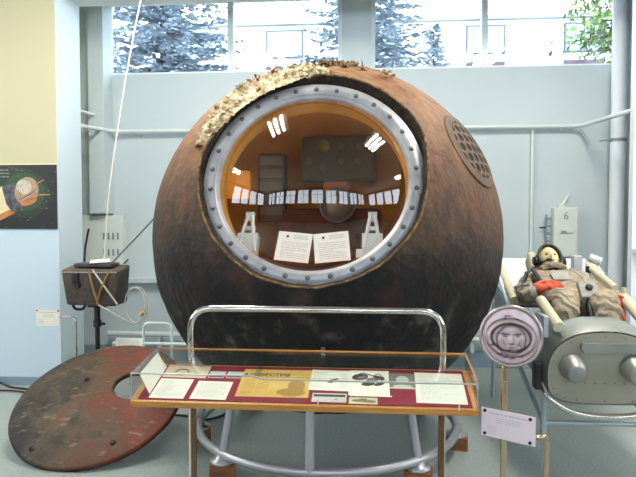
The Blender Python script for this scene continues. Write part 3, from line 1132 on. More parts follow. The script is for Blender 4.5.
o, f, w, h = sheet('magazine_page', -0.082, 0.092, 0.066, 0.270, M['paper'], 'white page with a large dark swirling picture, near the case middle', 'paper', 0.0, 0.0024)
t = MB()
t.disc((-w * .45, h * .45, 0.0008), w * .42, h * .26, f, 20, 0.3)
t.disc((w * .50, h * .40, 0.0009), w * .32, h * .15, f, 20, -0.5)
t.disc((-w * .05, -h * .10, 0.0009), w * .34, h * .16, f, 20, 0.2)
t.disc((w * .5, -h * .1, 0.00095), w * .28, h * .12, f, 20, 0.5)
t.tube([f @ Vector((w * x, h * y, 0.001)) for x, y in ((-.8, .5), (-.3, .8), (.2, .55), (.5, .75), (.75, .4), (.6, .1))], 0.0022, 5)
t.build('picture_dark', M['ink'], o)
t = MB()
t.disc((-w * .35, h * .42, 0.0011), w * .26, h * .12, f, 20, 0.3)
t.disc((w * .15, h * .22, 0.0009), w * .3, h * .2, f, 20, 0.2)
t.build('picture_grey', M['photo_grey'], o)
o, f, w, h = sheet('paper_strip', -0.075, 0.100, 0.058, 0.066, M['paper'], 'narrow white strip along the foot of the swirling picture page', 'paper', 0.0, 0.0036)
o, f, w, h = sheet('photograph', 0.094, 0.206, 0.128, 0.258, M['photo_grey'], 'grey portrait photograph between the swirling page and white sheet', 'photograph', -0.02)
t = MB(); t.disc((0, h * .15, 0.0008), w * .5, h * .5, f); t.disc((0, -h * .7, 0.0009), w * .75, h * .22, f); t.box((-w, -h, 0.0004), (w, -h * .82, 0.0010), f); t.build('portrait', M['photo_light'], o)
o, f, w, h = sheet('photograph', -0.232, -0.088, 0.014, 0.080, M['photo_light'], 'white strip photograph with a dark band at the front edge', 'photograph', 0.0)
t = MB(); t.box((-w * .92, h * .2, 0.0004), (w * .92, h * .7, 0.0008), f); t.disc((w * .4, -h * .4, 0.0008), w * .06, h * .12, f); t.build('photo_image', M['ink'], o)
o, f, w, h = sheet('photograph', -0.078, 0.040, 0.006, 0.054, M['photo_beige'], 'small brown landscape photograph at the front edge of the case', 'photograph', 0.0)
t = MB(); t.disc((-w * .3, 0, 0.0008), w * .5, h * .4, f); t.disc((w * .4, -h * .2, 0.0009), w * .5, h * .4, f); t.disc((0, h * .4, 0.00095), w * .3, h * .3, f); t.build('photo_image', M['ink_mid'], o)
o, f, w, h = sheet('document', 0.202, 0.408, 0.024, 0.266, M['paper'], 'large white typed sheet at the right end of the display case', 'paper', -0.03)
t = MB(); text_rows(t, -w * .8, w * .8, -h * .85, h * .85, 22, f, 0.0008, 21, .25); t.build('typed_text', M['ink_faint'], o)
# white card propped against the left end
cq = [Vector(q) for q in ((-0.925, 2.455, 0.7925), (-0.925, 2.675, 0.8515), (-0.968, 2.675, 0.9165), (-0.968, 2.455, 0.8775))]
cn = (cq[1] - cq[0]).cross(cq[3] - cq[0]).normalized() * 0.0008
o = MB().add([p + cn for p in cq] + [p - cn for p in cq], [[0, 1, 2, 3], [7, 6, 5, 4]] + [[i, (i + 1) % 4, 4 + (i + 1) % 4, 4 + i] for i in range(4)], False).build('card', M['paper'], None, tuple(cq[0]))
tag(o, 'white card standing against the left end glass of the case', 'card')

# ================================================================== HATCH COVER
az, ti = math.radians(266.6), math.radians(27.35)
RH, SH = 0.574, 0.084
hn = Vector((math.sin(ti) * math.cos(az), math.sin(ti) * math.sin(az), math.cos(ti)))
h1 = Vector((-math.sin(az), math.cos(az), 0))
h2 = hn.cross(h1)
hc = Vector((-1.841, 3.929, RH * math.sin(ti) + 0.025))
HF = frame_of(hc, h1, h2, hn)
RHS = (RH * RH + SH * SH) / (2 * SH)


def dome(x, y):
    r2 = x * x + y * y
    return math.sqrt(max(0.0, RHS * RHS - r2)) - (RHS - SH)


hx0, hy0, hr0 = 0.235, 0.085, 0.135
nT, nR = 160, 40
V, F = [], []
# rings run from the big hole out to the rim
for i in range(nR + 1):
    s = i / nR
    for j in range(nT):
        t_ = 2 * PI * j / nT
        dx, dy = math.cos(t_), math.sin(t_)
        # ray from hole centre to the rim circle
        bq = hx0 * dx + hy0 * dy
        L_ = -bq + math.sqrt(bq * bq - (hx0 ** 2 + hy0 ** 2 - RH * RH))
        r = hr0 + (L_ - hr0) * s
        x, y = hx0 + dx * r, hy0 + dy * r
        V.append((x, y, dome(x, y) + 0.003 * noise.noise(Vector((x * 9, y * 9, 0)))))
off = len(V)
for i in range(nR + 1):
    x, y, z = V[i * nT][0], V[i * nT][1], V[i * nT][2]
V2 = [(x, y, z - 0.035) for x, y, z in V]
V += V2
for i in range(nR):
    for j in range(nT):
        a, b_, c_, d_ = i * nT + j, i * nT + (j + 1) % nT, (i + 1) * nT + (j + 1) % nT, (i + 1) * nT + j
        F.append([a, b_, c_, d_])
        F.append([off + d_, off + c_, off + b_, off + a])
for i in (0, nR):
    for j in range(nT):
        F.append([i * nT + j, i * nT + (j + 1) % nT, off + i * nT + (j + 1) % nT, off + i * nT + j])
hat = thing('hatch_cover', hc, 'scorched red brown domed hatch disc lying tilted on the floor', 'hatch cover')
hb = MB().add(V, F, True, HF).build('disc', M['hatch'], hat)
for a_, b_ in ((-0.112, 0.100), (0.284, -0.382), (-0.222, -0.457), (0.40, 0.28)):
    MB().lathe([(0.019, dome(a_, b_) - 0.01), (0.019, dome(a_, b_) + 0.0035), (0.015, dome(a_, b_) + 0.004), (0.013, dome(a_, b_) + 0.001), (0.0, dome(a_, b_) + 0.001)], 16, HF @ Matrix.Translation((a_, b_, 0))).build('bolt_hole', M['hole'], hat)
# trestle under the raised back of the hatch
tr_ = thing('hatch_trestle', (-1.57, 4.19, 0), 'low dark trestle propping the raised back of the hatch disc', 'trestle')
MB().box((-1.60, 4.15, 0.0), (-1.54, 4.23, 0.03)).box((-1.59, 4.17, 0.03), (-1.55, 4.21, 0.385)).box((-1.62, 4.16, 0.385), (-1.52, 4.22, 0.41)).build('trestle_frame', M['black'], tr_)

# ================================================================== MEDALLION
md = thing('medallion_stand', (0.556, 2.47, 0), 'round metal relief of a helmeted face on a slim pole', 'medallion')
MC = Vector((0.572, 2.45, 1.066))
mn = Vector((-0.17, -1, 0.10)).normalized()
MF = frame_dir(MC, mn, (1, 0, 0))
RM = 0.109


def g(x, y, cx_, cy_, sx_, sy_, rot=0.0):
    dx, dy = x - cx_, y - cy_
    c_, s_ = math.cos(rot), math.sin(rot)
    u, v = (dx * c_ + dy * s_) / sx_, (-dx * s_ + dy * c_) / sy_
    return math.exp(-(u * u + v * v))


def band(x, y, cx_, cy_, rx, ry, wd, rot=0.0, a0=-180, a1=180):
    dx, dy = x - cx_, y - cy_
    c_, s_ = math.cos(rot), math.sin(rot)
    u, v = (dx * c_ + dy * s_) / rx, (-dx * s_ + dy * c_) / ry
    rr = math.hypot(u, v)
    an = math.degrees(math.atan2(v, u))
    m_ = 1.0 if a0 <= an <= a1 else max(0, 1 - min(abs(an - a0), abs(an - a1)) / 15)
    return math.exp(-((rr - 1) * min(rx, ry) / wd) ** 2) * m_


def relief(x, y):
    """x, y in the unit disc -> (height, patina brightness)"""
    hgt, dark = 0.0, 0.0  # dark lowers the tone in hollows and beside raised features
    # helmet shell, upper dome and collar
    hgt += 0.55 * max(0, 1 - (x / 0.92) ** 2 - ((y - 0.10) / 0.86) ** 2)
    # thick lip of the helmet opening, hollow inside
    hgt += 0.60 * band(x, y, 0.0, -0.06, 0.78, 0.60, 0.075, -0.10)
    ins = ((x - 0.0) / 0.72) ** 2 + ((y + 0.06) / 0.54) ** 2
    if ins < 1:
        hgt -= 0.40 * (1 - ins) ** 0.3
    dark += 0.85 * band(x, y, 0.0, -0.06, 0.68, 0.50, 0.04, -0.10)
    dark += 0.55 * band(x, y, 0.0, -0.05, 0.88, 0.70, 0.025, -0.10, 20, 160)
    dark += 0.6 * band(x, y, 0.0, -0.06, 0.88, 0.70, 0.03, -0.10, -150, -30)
    # face, filling the opening
    ox_, oy_ = x, y
    x, y = (x - 0.01) / 1.22 + 0.06, (y + 0.15) / 1.16 - 0.13
    fx, fy = x - 0.06, y + 0.12
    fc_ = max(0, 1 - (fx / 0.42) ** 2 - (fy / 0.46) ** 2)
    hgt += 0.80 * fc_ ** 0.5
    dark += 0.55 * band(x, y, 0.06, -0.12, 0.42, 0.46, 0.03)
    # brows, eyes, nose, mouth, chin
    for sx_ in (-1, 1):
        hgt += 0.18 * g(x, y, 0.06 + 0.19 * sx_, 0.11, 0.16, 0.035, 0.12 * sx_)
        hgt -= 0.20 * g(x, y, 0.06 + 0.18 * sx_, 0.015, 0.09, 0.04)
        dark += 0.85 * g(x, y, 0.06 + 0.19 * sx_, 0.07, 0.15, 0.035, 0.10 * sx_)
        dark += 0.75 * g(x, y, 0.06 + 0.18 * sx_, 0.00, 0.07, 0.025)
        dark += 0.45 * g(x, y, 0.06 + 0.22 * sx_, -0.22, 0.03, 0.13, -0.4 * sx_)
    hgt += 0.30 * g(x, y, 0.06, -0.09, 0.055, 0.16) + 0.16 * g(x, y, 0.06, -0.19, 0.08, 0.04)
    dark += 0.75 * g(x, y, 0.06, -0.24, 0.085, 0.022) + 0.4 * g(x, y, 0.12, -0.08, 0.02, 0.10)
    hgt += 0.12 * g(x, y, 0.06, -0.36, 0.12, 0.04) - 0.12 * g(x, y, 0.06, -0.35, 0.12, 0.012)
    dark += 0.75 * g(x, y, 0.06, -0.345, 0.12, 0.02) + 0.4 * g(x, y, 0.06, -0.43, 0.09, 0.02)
    x, y = ox_, oy_
    # chin strap studs, collar bosses
    for px_, py_ in ((-0.12, -0.46), (0.26, -0.44), (-0.42, -0.62), (-0.22, -0.72), (0.02, -0.76), (0.30, -0.68), (-0.70, -0.28)):
        hgt += 0.4 * g(x, y, px_, py_, 0.07, 0.05)
        dark += 0.7 * (g(x, y, px_, py_ - 0.05, 0.09, 0.03) + g(x, y, px_ + 0.07, py_, 0.02, 0.05))
    dark += 0.8 * g(x, y, -0.12, 0.74, 0.12, 0.03) + 0.6 * g(x, y, -0.2, 0.66, 0.03, 0.08) + 0.5 * g(x, y, 0.22, 0.62, 0.22, 0.03, -0.5)
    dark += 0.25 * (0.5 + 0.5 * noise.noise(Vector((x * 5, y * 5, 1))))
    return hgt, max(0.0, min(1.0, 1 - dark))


V, F, pat = [], [], []
nr_, nt_ = 56, 140
for i in range(nr_ + 1):
    r = max(0.002, i / nr_)
    for j in range(nt_):
        t_ = 2 * PI * j / nt_
        x, y = r * math.cos(t_), r * math.sin(t_)
        hgt, pb = relief(x, y)
        fade = 1 - sst(0.93, 1.0, r)
        V.append((x * RM, y * RM, 0.004 + 0.013 * hgt * fade * 1.5))
        pat.append(pb)
for i in range(nr_):
    for j in range(nt_):
        F.append([i * nt_ + j, i * nt_ + (j + 1) % nt_, (i + 1) * nt_ + (j + 1) % nt_, (i + 1) * nt_ + j])
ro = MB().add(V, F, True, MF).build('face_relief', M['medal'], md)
at = ro.data.attributes.new('relief_tone', 'FLOAT', 'POINT')
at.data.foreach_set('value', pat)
MB().lathe([(0.0, -0.016), (0.121, -0.016), (0.124, -0.010), (0.124, 0.010), (0.120, 0.014), (0.113, 0.014), (0.108, 0.004)], 96, MF).build('medallion_rim', M['medal_rim'], md)
MB().tube([(0.556, 2.485, 0.0), (0.556, 2.485, 1.0)], 0.0125, 14).build('pole', M['brass'], md)
MB().lathe([(0.08, 0), (0.08, 0.012), (0.03, 0.022), (0.018, 0.05)], 32, Matrix.Translation((0.556, 2.485, 0)), cap0=True).build('pole_base', M['brass'], md)
MB().tube([(0.556, 2.485, 0.86), (0.556, 2.485, 0.875)], 0.016, 14).build('pole_collar', M['brass'], md)


# sign plates on bent tube stands
def plate_stand(pl, pr, ztop, zbot, foot, label, tube_m, plate_m, seed, dots, bend_z):
    """pl/pr: left and right ends of the plate in plan"""
    pl, pr = Vector(pl), Vector(pr)
    ex = (pr - pl).normalized()
    ey = Vector((0, 0, 1))
    ez = ex.cross(ey)
    w = (pr - pl).length
    hh = ztop - zbot
    ff = frame_of(Vector((pl.x, pl.y, zbot)), ex, ey, ez)
    r_ = thing('sign_stand', (foot[0], foot[1], 0), label, 'sign')
    po = MB().box((0, 0, -0.004), (w, hh, 0.0), ff, 0.001).build('sign_plate', plate_m, r_)
    t = MB()
    text_rows(t, w * .14, w * .88, hh * .80, hh * .90, 1, ff, 0.0006, seed, .5, False)
    text_rows(t, w * .28, w * .74, hh * .52, hh * .74, 3, ff, 0.0006, seed + 1, .4, False)
    text_rows(t, w * .12, w * .30, hh * .12, hh * .42, 5, ff, 0.0006, seed + 2, .35, False)
    t.build('printed_text', M['ink_faint'], po)
    for x, y in dots:
        MB().lathe([(0.0065, 0), (0.0065, 0.003), (0.004, 0.005), (0, 0.005)], 12, ff @ Matrix.Translation((x * w, y * hh, 0))).build('screw', M['hole'], po)
    mid = (pl + pr) / 2
    s_ = ez * -0.014
    pts = [Vector((mid.x, mid.y, bend_z)) + s_, Vector((pr.x, pr.y, bend_z)) + s_ + ex * 0.012, Vector((foot[0], foot[1], bend_z)), Vector((foot[0], foot[1], 0.02))]
    MB().tube(fillet(pts, 0.05, 7), 0.010, 12).build('bent_tube', tube_m, r_)
    MB().lathe([(0.07, 0), (0.07, 0.01), (0.02, 0.018)], 28, Matrix.Translation((foot[0], foot[1], 0)), cap0=True).build('stand_base', tube_m, r_)
    return r_


plate_stand((0.455, 2.43, 0), (0.636, 2.315, 0), 0.782, 0.668, (0.69, 2.36), 'pale pink plate with four dark screws on a bent chrome tube', M['brass'], M['plastic_pink'], 40, ((.07, .90), (.91, .90), (.07, .10), (.91, .10)), 0.70)
plate_stand((-2.665, 4.60, 0), (-2.47, 4.60, 0), 0.79, 0.662, (-2.335, 4.60), 'small white sign card on a bent tube beside the left wall', M['chrome'], M['paper'], 50, ((.05, .95), (.95, .95)), 0.737)
# white label behind the hatch
f = frame_dir((-2.0, 4.85, 0.485), (0, -1, 0.25))
lc = thing('label_stand', (-2.0, 4.87, 0), 'white label card just above the top of the hatch disc', 'label')
po = MB().box((-0.115, -0.035, -0.003), (0.115, 0.037, 0), f).build('label_card', M['paper'], lc)
t = MB(); text_rows(t, -0.09, 0.09, -0.02, 0.02, 3, f, 0.0006, 61, .35, False); t.build('printed_text', M['ink_faint'], po)
MB().tube([(-2.0, 4.87, 0), (-2.0, 4.87, 0.44)], 0.008, 8).lathe([(0.08, 0), (0.08, 0.01), (0.012, 0.015)], 24, Matrix.Translation((-2.0, 4.87, 0)), cap0=True).build('label_post', M['steel'], lc)

# ================================================================== RADIO ON TRIPOD
rx, ry = -2.165, 4.62
rt = thing('radio_stand', (rx, ry, 0), 'black tripod pole stand carrying the strapped radio case', 'tripod')
MB().tube([(rx, ry, 0.25), (rx, ry, 0.77)], 0.018, 12).tube([(rx, ry, 0.70), (rx, ry, 0.83)], 0.024, 12).build('pole', M['black'], rt)
MB().lathe([(0.032, 0.66), (0.032, 0.71), (0.02, 0.72)], 16, Matrix.Translation((rx, ry, 0)), cap0=True).tube([(rx + 0.02, ry, 0.685), (rx + 0.07, ry - 0.02, 0.685)], 0.01, 8).build('clamp_collar', M['black'], rt)
MB().box((rx - 0.05, ry - 0.06, 0.822), (rx + 0.09, ry + 0.06, 0.834)).build('top_plate', M['black'], rt)
for a in (-75, 195, 85):
    q = math.radians(a)
    MB().tube([(rx, ry, 0.36), (rx + 0.27 * math.cos(q), ry + 0.27 * math.sin(q), 0.012)], 0.011, 8).build('leg', M['black'], rt)
rd = thing('radio_set', (rx, ry, 0.835), 'dark brown cloth radio case with tan straps on a black tripod', 'radio')
V = [(-0.20, -0.11, 0.845), (0.20, -0.11, 0.838), (0.20, 0.13, 0.838), (-0.20, 0.13, 0.845), (-0.238, -0.12, 1.125), (0.225, -0.12, 1.115), (0.225, 0.14, 1.150), (-0.238, 0.14, 1.160)]
bm = bmesh.new()
vv = [bm.verts.new(Vector(p) + Vector((rx, ry, 0))) for p in V]
for q in ((0, 3, 2, 1), (4, 5, 6, 7), (0, 1, 5, 4), (1, 2, 6, 5), (2, 3, 7, 6), (3, 0, 4, 7)):
    bm.faces.new([vv[i] for i in q])
bmesh.ops.bevel(bm, geom=list(bm.edges), offset=0.02, segments=3, affect='EDGES', profile=0.5)
mb = MB(); mb.bm(bm, True)
mb.build('case', M['radio'], rd)
lid = MB().box((rx - 0.16, ry - 0.06, 1.14), (rx + 0.15, ry + 0.10, 1.17), None, 0.008).build('case_lid', M['radio_top'], rd)
stt = MB()
for k in range(24):
    x = rx - 0.22 + 0.43 * k / 23
    stt.box((x - 0.005, ry - 0.124, 1.102), (x + 0.005, ry - 0.118, 1.110))
stt.build('stitching', M['stitch'], rd)
MB().tube(smooth_path([(rx + 0.0, ry - 0.135, 1.12), (rx + 0.03, ry - 0.14, 1.0), (rx + 0.07, ry - 0.13, 0.86)]), 0.009, 8).build('strap', M['strap'], rd)
MB().tube(smooth_path([(rx + 0.165, ry - 0.135, 1.11), (rx + 0.10, ry - 0.14, 0.98), (rx + 0.06, ry - 0.13, 0.86)]), 0.009, 8).build('strap', M['strap'], rd)
MB().tube(smooth_path([(rx + 0.03, ry - 0.135, 1.13), (rx + 0.14, ry - 0.14, 0.98), (rx + 0.22, ry - 0.12, 0.86)]), 0.007, 8).build('strap', M['stitch'], rd)
MB().box((rx - 0.135, ry - 0.145, 1.02), (rx - 0.085, ry - 0.118, 1.10), None, 0.005).box((rx - 0.12, ry - 0.14, 0.985), (rx - 0.075, ry - 0.118, 1.03), None, 0.005).build('buckle', M['black'], rd)
MB().tube(smooth_path([(rx - 0.18, ry - 0.05, 0.850), (rx - 0.15, ry - 0.06, 0.81), (rx - 0.09, ry - 0.06, 0.81), (rx - 0.07, ry - 0.05, 0.850)]), 0.011, 8).build('carry_handle', M['black'], rd)
MB().box((0, 0, 0), (0.15, 0.09, 0.004), Matrix.Translation((rx - 0.02, ry - 0.08, 1.172)) @ Matrix.Rotation(math.radians(12), 4, 'X') @ Matrix.Rotation(0.3, 4, 'Z')).build('paper_note', M['paper'], rd)
MB().tube(smooth_path([(rx - 0.10, ry, 1.18), (rx - 0.09, ry, 1.30), (rx - 0.06, ry, 1.445)]), 0.009, 8).build('stub_antenna', M['black'], rd)
MB().tube(smooth_path([(rx + 0.06, ry, 1.18), (rx + 0.115, ry, 1.75), (rx + 0.21, ry, 2.35), (rx + 0.315, ry, 2.9), (rx + 0.44, ry, 3.45)]), 0.006, 8, radii=None).build('whip_antenna', M['cream_rod'], rd)
MB().tube([(rx + 0.13, ry, 1.175), (rx + 0.67, ry + 0.1, 1.76)], 0.008, 8).build('rod_antenna', M['grey_rod'], rd)
MB().tube([(rx + 0.21, ry + 0.05, 1.17), (rx + 0.26, ry, 1.20), (rx + 0.25, ry - 0.06, 1.17)], 0.006, 6).build('hook', M['black'], rd)
# hose hanging from the radio case
hs = MB()
pts = []
for k in range(48):
    a = 2 * PI * k / 24
    pts.append((rx + 0.335 + 0.085 * math.cos(a + 2.4) + 0.003 * k / 8, ry - 0.10 + 0.0012 * k, 0.845 + 0.14 * math.sin(a + 2.4)))
hs.tube(smooth_path([(rx + 0.08, ry - 0.145, 0.855), (rx + 0.16, ry - 0.15, 0.815)] + pts[8:], 3), 0.0055, 8)
ho = tag(hs.build('hose', M['hose'], None, (rx + 0.33, ry - 0.1, 0.84)), 'pale beige hose looped at the right of the radio case', 'hose')
MB().tube([(rx + 0.40, ry - 0.11, 0.775), (rx + 0.425, ry - 0.11, 0.80)], 0.014, 8).build('fitting', M['hose_tip'], ho)

# ================================================================== POSTER
ps = thing('poster', (-3.33, PY, 1.71), 'black poster of a spacecraft with a green glow on the left wall', 'poster')
PFm = frame_of(Vector((-3.9, PY - 0.008, 1.428)), (1, 0, 0), (0, 0, 1), (0, -1, 0))
PW, PH = 1.108, 0.578
MB().box((0, 0, -0.004), (PW, PH, 0), PFm).build('poster_sheet', M['poster_black'], ps)
x0p = 0.565      # x of the frame's left edge on the poster


def pp(u, v):
    """u,v in zoomed picture px (417 wide = 70 px; 8.9 px per pixel)"""
    return (x0p + u * (0.547 / 350.0), (440 - v) * (0.578 / 380.0))


def shape(pts, z, mb):
    mb.poly([(*pp(u, v), z) for u, v in pts], PFm)


def ell(cu_, cv_, a, b_, rot, z, mb, n=28):
    shape([(cu_ + a * math.cos(2 * PI * k / n) * math.cos(rot) - b_ * math.sin(2 * PI * k / n) * math.sin(rot), cv_ + a * math.cos(2 * PI * k / n) * math.sin(rot) + b_ * math.sin(2 * PI * k / n) * math.cos(rot)) for k in range(n)], z, mb)


mb = MB(); ell(120, 225, 185, 150, 0.2, 0.0004, mb); mb.build('glow_outer', M['poster_green2'], ps)
mb = MB(); ell(150, 220, 125, 112, 0.2, 0.0006, mb); mb.build('glow_inner', M['poster_green'], ps)
mb = MB(); shape([(-120, 260), (20, 185), (75, 330), (-60, 400), (-120, 430)], 0.0008, mb); mb.build('craft_body', M['poster_cream'], ps)
mb = MB(); shape([(-40, 372), (75, 318), (95, 345), (10, 385), (-60, 420)], 0.0010, mb); mb.build('craft_body_shadow_side', M['poster_copper'], ps)
mb = MB(); shape([(15, 190), (90, 165), (150, 250), (140, 330), (75, 340), (40, 290)], 0.0012, mb); mb.build('equipment_band', M['poster_dark'], ps)
mb = MB(); ell(165, 215, 72, 84, 0.3, 0.0014, mb); mb.build('craft_sphere', mat('poster_tan', (150, 122, 98), 0.4, 0, (178, 148, 116), 14), ps)
mb = MB(); ell(178, 278, 52, 20, -0.35, 0.0016, mb); mb.build('craft_sphere_glow', M['poster_copper'], ps)
mb = MB(); ell(150, 190, 46, 44, 0.3, 0.0015, mb); mb.build('craft_highlight', mat('poster_pale_silver', (212, 200, 184), 0.4, 0, (176, 164, 152), 16), ps)
mb = MB()
for c_ in ([(118, 268), (150, 252), (190, 232), (222, 205)], [(140, 140), (170, 150), (200, 170), (225, 195)], [(112, 180), (118, 215), (130, 250)]):
    for p_, q_ in zip(c_, c_[1:]):
        shape([(p_[0] - 2, p_[1] - 2), (q_[0] - 2, q_[1] - 2), (q_[0] + 2, q_[1] + 2), (p_[0] + 2, p_[1] + 2)], 0.0017, mb)
mb.build('craft_seams', M['poster_dark'], ps)
mb = MB()
shape([(218, 172), (270, 145), (273, 150), (222, 180)], 0.0016, mb)
shape([(225, 235), (308, 233), (308, 239), (225, 243)], 0.0016, mb)
mb.build('craft_antennas', M['poster_copper'], ps)
mb = MB()
rr = random.Random(3)
for k in range(70):
    u, v = rr.uniform(-280, 345), rr.uniform(70, 432)
    if (u - 120) ** 2 + (v - 240) ** 2 > 110 ** 2 or u > 240:
        q = rr.uniform(1.2, 4.5)
        ell(u, v, q, q, 0, 0.0018, mb, 6)
mb.build('stars', M['poster_grey'], ps)
mb = MB()
text_rows(mb, *pp(-200, 0)[:1], pp(60, 0)[0], pp(0, 140)[1], pp(0, 80)[1], 3, PFm, 0.0018, 9, .4, False)
mb.build('caption', M['poster_grey'], ps)
MB().box((0, PH, -0.004), (PW, PH + 0.012, 0.003), PFm).build('top_batten', M['poster_cream'], ps)

# ================================================================== WALL FITTINGS
# slotted pale panel
sp = thing('vent_panel', (-2.72, WY, 1.3), 'pale slotted metal panel on the back wall behind the radio', 'panel')
MB().box((-2.98, WY - 0.16, 1.02), (-2.54, WY - 0.10, 1.55), None, 0.006).box((-2.95, WY - 0.10, 1.05), (-2.57, WY, 1.52)).build('panel_body', M['box'], sp)
for r in range(2):
    for k in range(4):
        MB().box((-2.755 + 0.05 * k, WY - 0.166, 1.30 - 0.17 * r), (-2.735 + 0.05 * k, WY - 0.159, 1.37 - 0.17 * r)).build('slot', M['box_dark'], sp)
# horizontal pipe with returns at both ends
pw = thing('wall_pipe', (-0.2, WY - 0.08, 2.43), 'long pale horizontal pipe running across the back wall', 'pipe')
MB().tube(fillet([(-2.84, PY + 0.452, 2.43), (-2.66, WY - 0.07, 2.43), (2.08, WY - 0.07, 2.43), (2.22, PY - 0.03, 2.43), (2.235, 4.6, 2.43)], 0.12, 8), 0.021, 12).build('pipe_run', M['pipe'], pw)
for x in (-2.4, -1.6, 0.9, 1.9):
    MB().tube([(x, WY - 0.07, 2.41), (x, WY, 2.38)], 0.010, 8).build('pipe_bracket', M['pipe'], pw)
MB().tube([(2.08, WY - 0.05, 2.40), (2.16, WY - 0.05, 2.28)], 0.012, 8).build('pipe_bracket', M['pipe'], pw)
vp_ = tag(MB().tube([(1.63, WY - 0.025, 0.2), (1.63, WY - 0.025, 2.409)], 0.017, 10).build('conduit', M['pipe'], None, (1.63, WY, 0.2)), 'thin vertical conduit on the back wall right of the capsule', 'pipe')
cp = thing('riser_pipe', (2.30, 6.03, 0), 'thick pale vertical riser pipe in the right corner', 'pipe')
MB().tube([(2.395, 6.03, 0), (2.395, 6.03, ZC)], 0.072, 24).build('riser', M['white_paint'], cp)
MB().lathe([(0.078, 2.26), (0.078, 2.29)], 24, Matrix.Translation((2.395, 6.03, 0))).tube([(2.322, 6.0, 2.275), (2.26, 6.02, 2.275), (2.25, 6.10, 2.275)], 0.008, 8).build('pipe_clamp', M['box_dark'], cp)
lp = thing('corner_pipe', (-2.87, 5.83, 0), 'slim pale pipe stub between left wall and pilaster', 'pipe')
MB().tube([(-2.92, 5.67, 2.60), (-2.80, 5.96, 2.58)], 0.014, 10).tube([(-2.92, 5.67, 2.59), (-2.92, 5.67, 2.46)], 0.014, 10).build('pipe_run', M['pipe'], lp)
# low heating pipe
hp = thing('heating_pipe', (-0.4, WY - 0.1, 0.3), 'low pale heating pipe along the foot of the back wall', 'pipe')
MB().tube([(-2.75, WY - 0.08, 0.30), (2.1, WY - 0.08, 0.30)], 0.028, 12).build('pipe_run', M['pipe'], hp)
for x in (-2.2, -1.4, 1.05, 1.8):
    MB().box((x - 0.015, WY - 0.08, 0.16), (x + 0.015, WY - 0.022, 0.30)).build('pipe_bracket', M['pipe'], hp)
# low tube rail left of the capsule
lr = thing('low_rail', (-1.99, 5.5, 0), 'low pale tube rail standing at the wall left of the capsule', 'railing')
MB().tube(fillet([(-2.125, 5.5, 0.012), (-2.125, 5.5, 0.53), (-1.85, 5.5, 0.53), (-1.85, 5.5, 0.012)], 0.07, 7), 0.014, 12).build('rail_tube', M['pipe'], lr)
MB().tube([(-2.42, 5.5, 0.335), (-1.45, 5.5, 0.335)], 0.016, 10).build('cross_bar', M['pipe'], lr)
for x in (-2.42, -1.45):
    MB().tube([(x, 5.5, 0.0), (x, 5.5, 0.335)], 0.012, 8).build('leg', M['pipe'], lr)
# switch box with lever
sb = thing('switch_box', (1.93, WY, 1.4), 'pale electrical switch box with lever on the back wall', 'switch box')
bx = MB().box((1.82, WY - 0.12, 1.14), (2.055, WY, 1.63), None, 0.018).build('box_body', M['box'], sb)
fb = frame_of(Vector((1.935, WY - 0.121, 1.38)), (1, 0, 0), (0, 0, 1), (0, -1, 0))
MB().text('6', 0.11, 0.0, 0.13, 0.001, fb, 'CENTER').build('number', M['box_dark'], bx)
MB().box((-0.06, 0.0, 0), (0.07, 0.045, 0.012), fb, 0.004).build('latch', M['box'], bx)
MB().box((-0.05, 0.002, 0.012), (0.0, 0.02, 0.016), fb).build('latch_slot', M['box_dark'], bx)
MB().tube([(1.90, WY - 0.05, 1.62), (1.98, WY - 0.06, 1.76)], 0.014, 10).box((1.875, WY - 0.09, 1.62), (1.93, WY - 0.02, 1.66)).build('lever', M['box'], sb)
for k in range(5):
    MB().tube([(1.765, WY - 0.05, 1.22 + 0.075 * k), (1.806, WY - 0.05, 1.22 + 0.075 * k)], 0.012, 8).build('cable_gland', M['box_dark'], sb)
MB().tube([(1.768, WY - 0.05, 1.16), (1.768, WY - 0.05, 1.56)], 0.010, 8).build('side_bar', M['box_dark'], sb)
MB().tube([(1.70, WY - 0.05, 1.43), (1.766, WY - 0.05, 1.43)], 0.008, 8).build('side_handle', M['black'], sb)
# cables on the floor
tag(MB().tube(smooth_path([(-3.75, 5.15, 0.30), (-3.45, 5.12, 0.11), (-3.22, 5.09, 0.015), (-2.98, 5.02, 0.012), (-2.7, 4.9, 0.012), (-2.5, 4.7, 0.012)]), 0.010, 8).build('cable', M['cable_black'], None, (-3.2, 5.05, 0.0)), 'black cable hanging down the left wall to the floor', 'cable')
tag(MB().tube(smooth_path([(-3.8, 5.02, 0.012), (-3.4, 4.98, 0.012), (-3.035, 4.96, 0.012), (-2.8, 4.8, 0.012)]), 0.008, 8).build('cable', mat('brown_cable', (52, 42, 42), 0.6), None, (-3.3, 5.0, 0.0)), 'thin brown cable lying straight along the floor at left', 'cable')
tag(MB().tube(smooth_path([(-1.75, 4.5, 0.011), (-1.36, 4.45, 0.011), (-1.22, 4.38, 0.011), (-1.10, 4.55, 0.011), (-1.12, 4.9, 0.011), (-0.70, 5.25, 0.011)]), 0.009, 8).build('cable', mat('dark_blue_cable', (34, 44, 62), 0.5), None, (-1.2, 4.4, 0.0)), 'dark blue cable on the floor between hatch and capsule stand', 'cable')

# ================================================================== EJECTION SEAT
SX = 1.37
se = thing('ejection_seat', (SX, 4.2, 0), 'grey metal ejection seat tub on a tubular frame', 'seat')


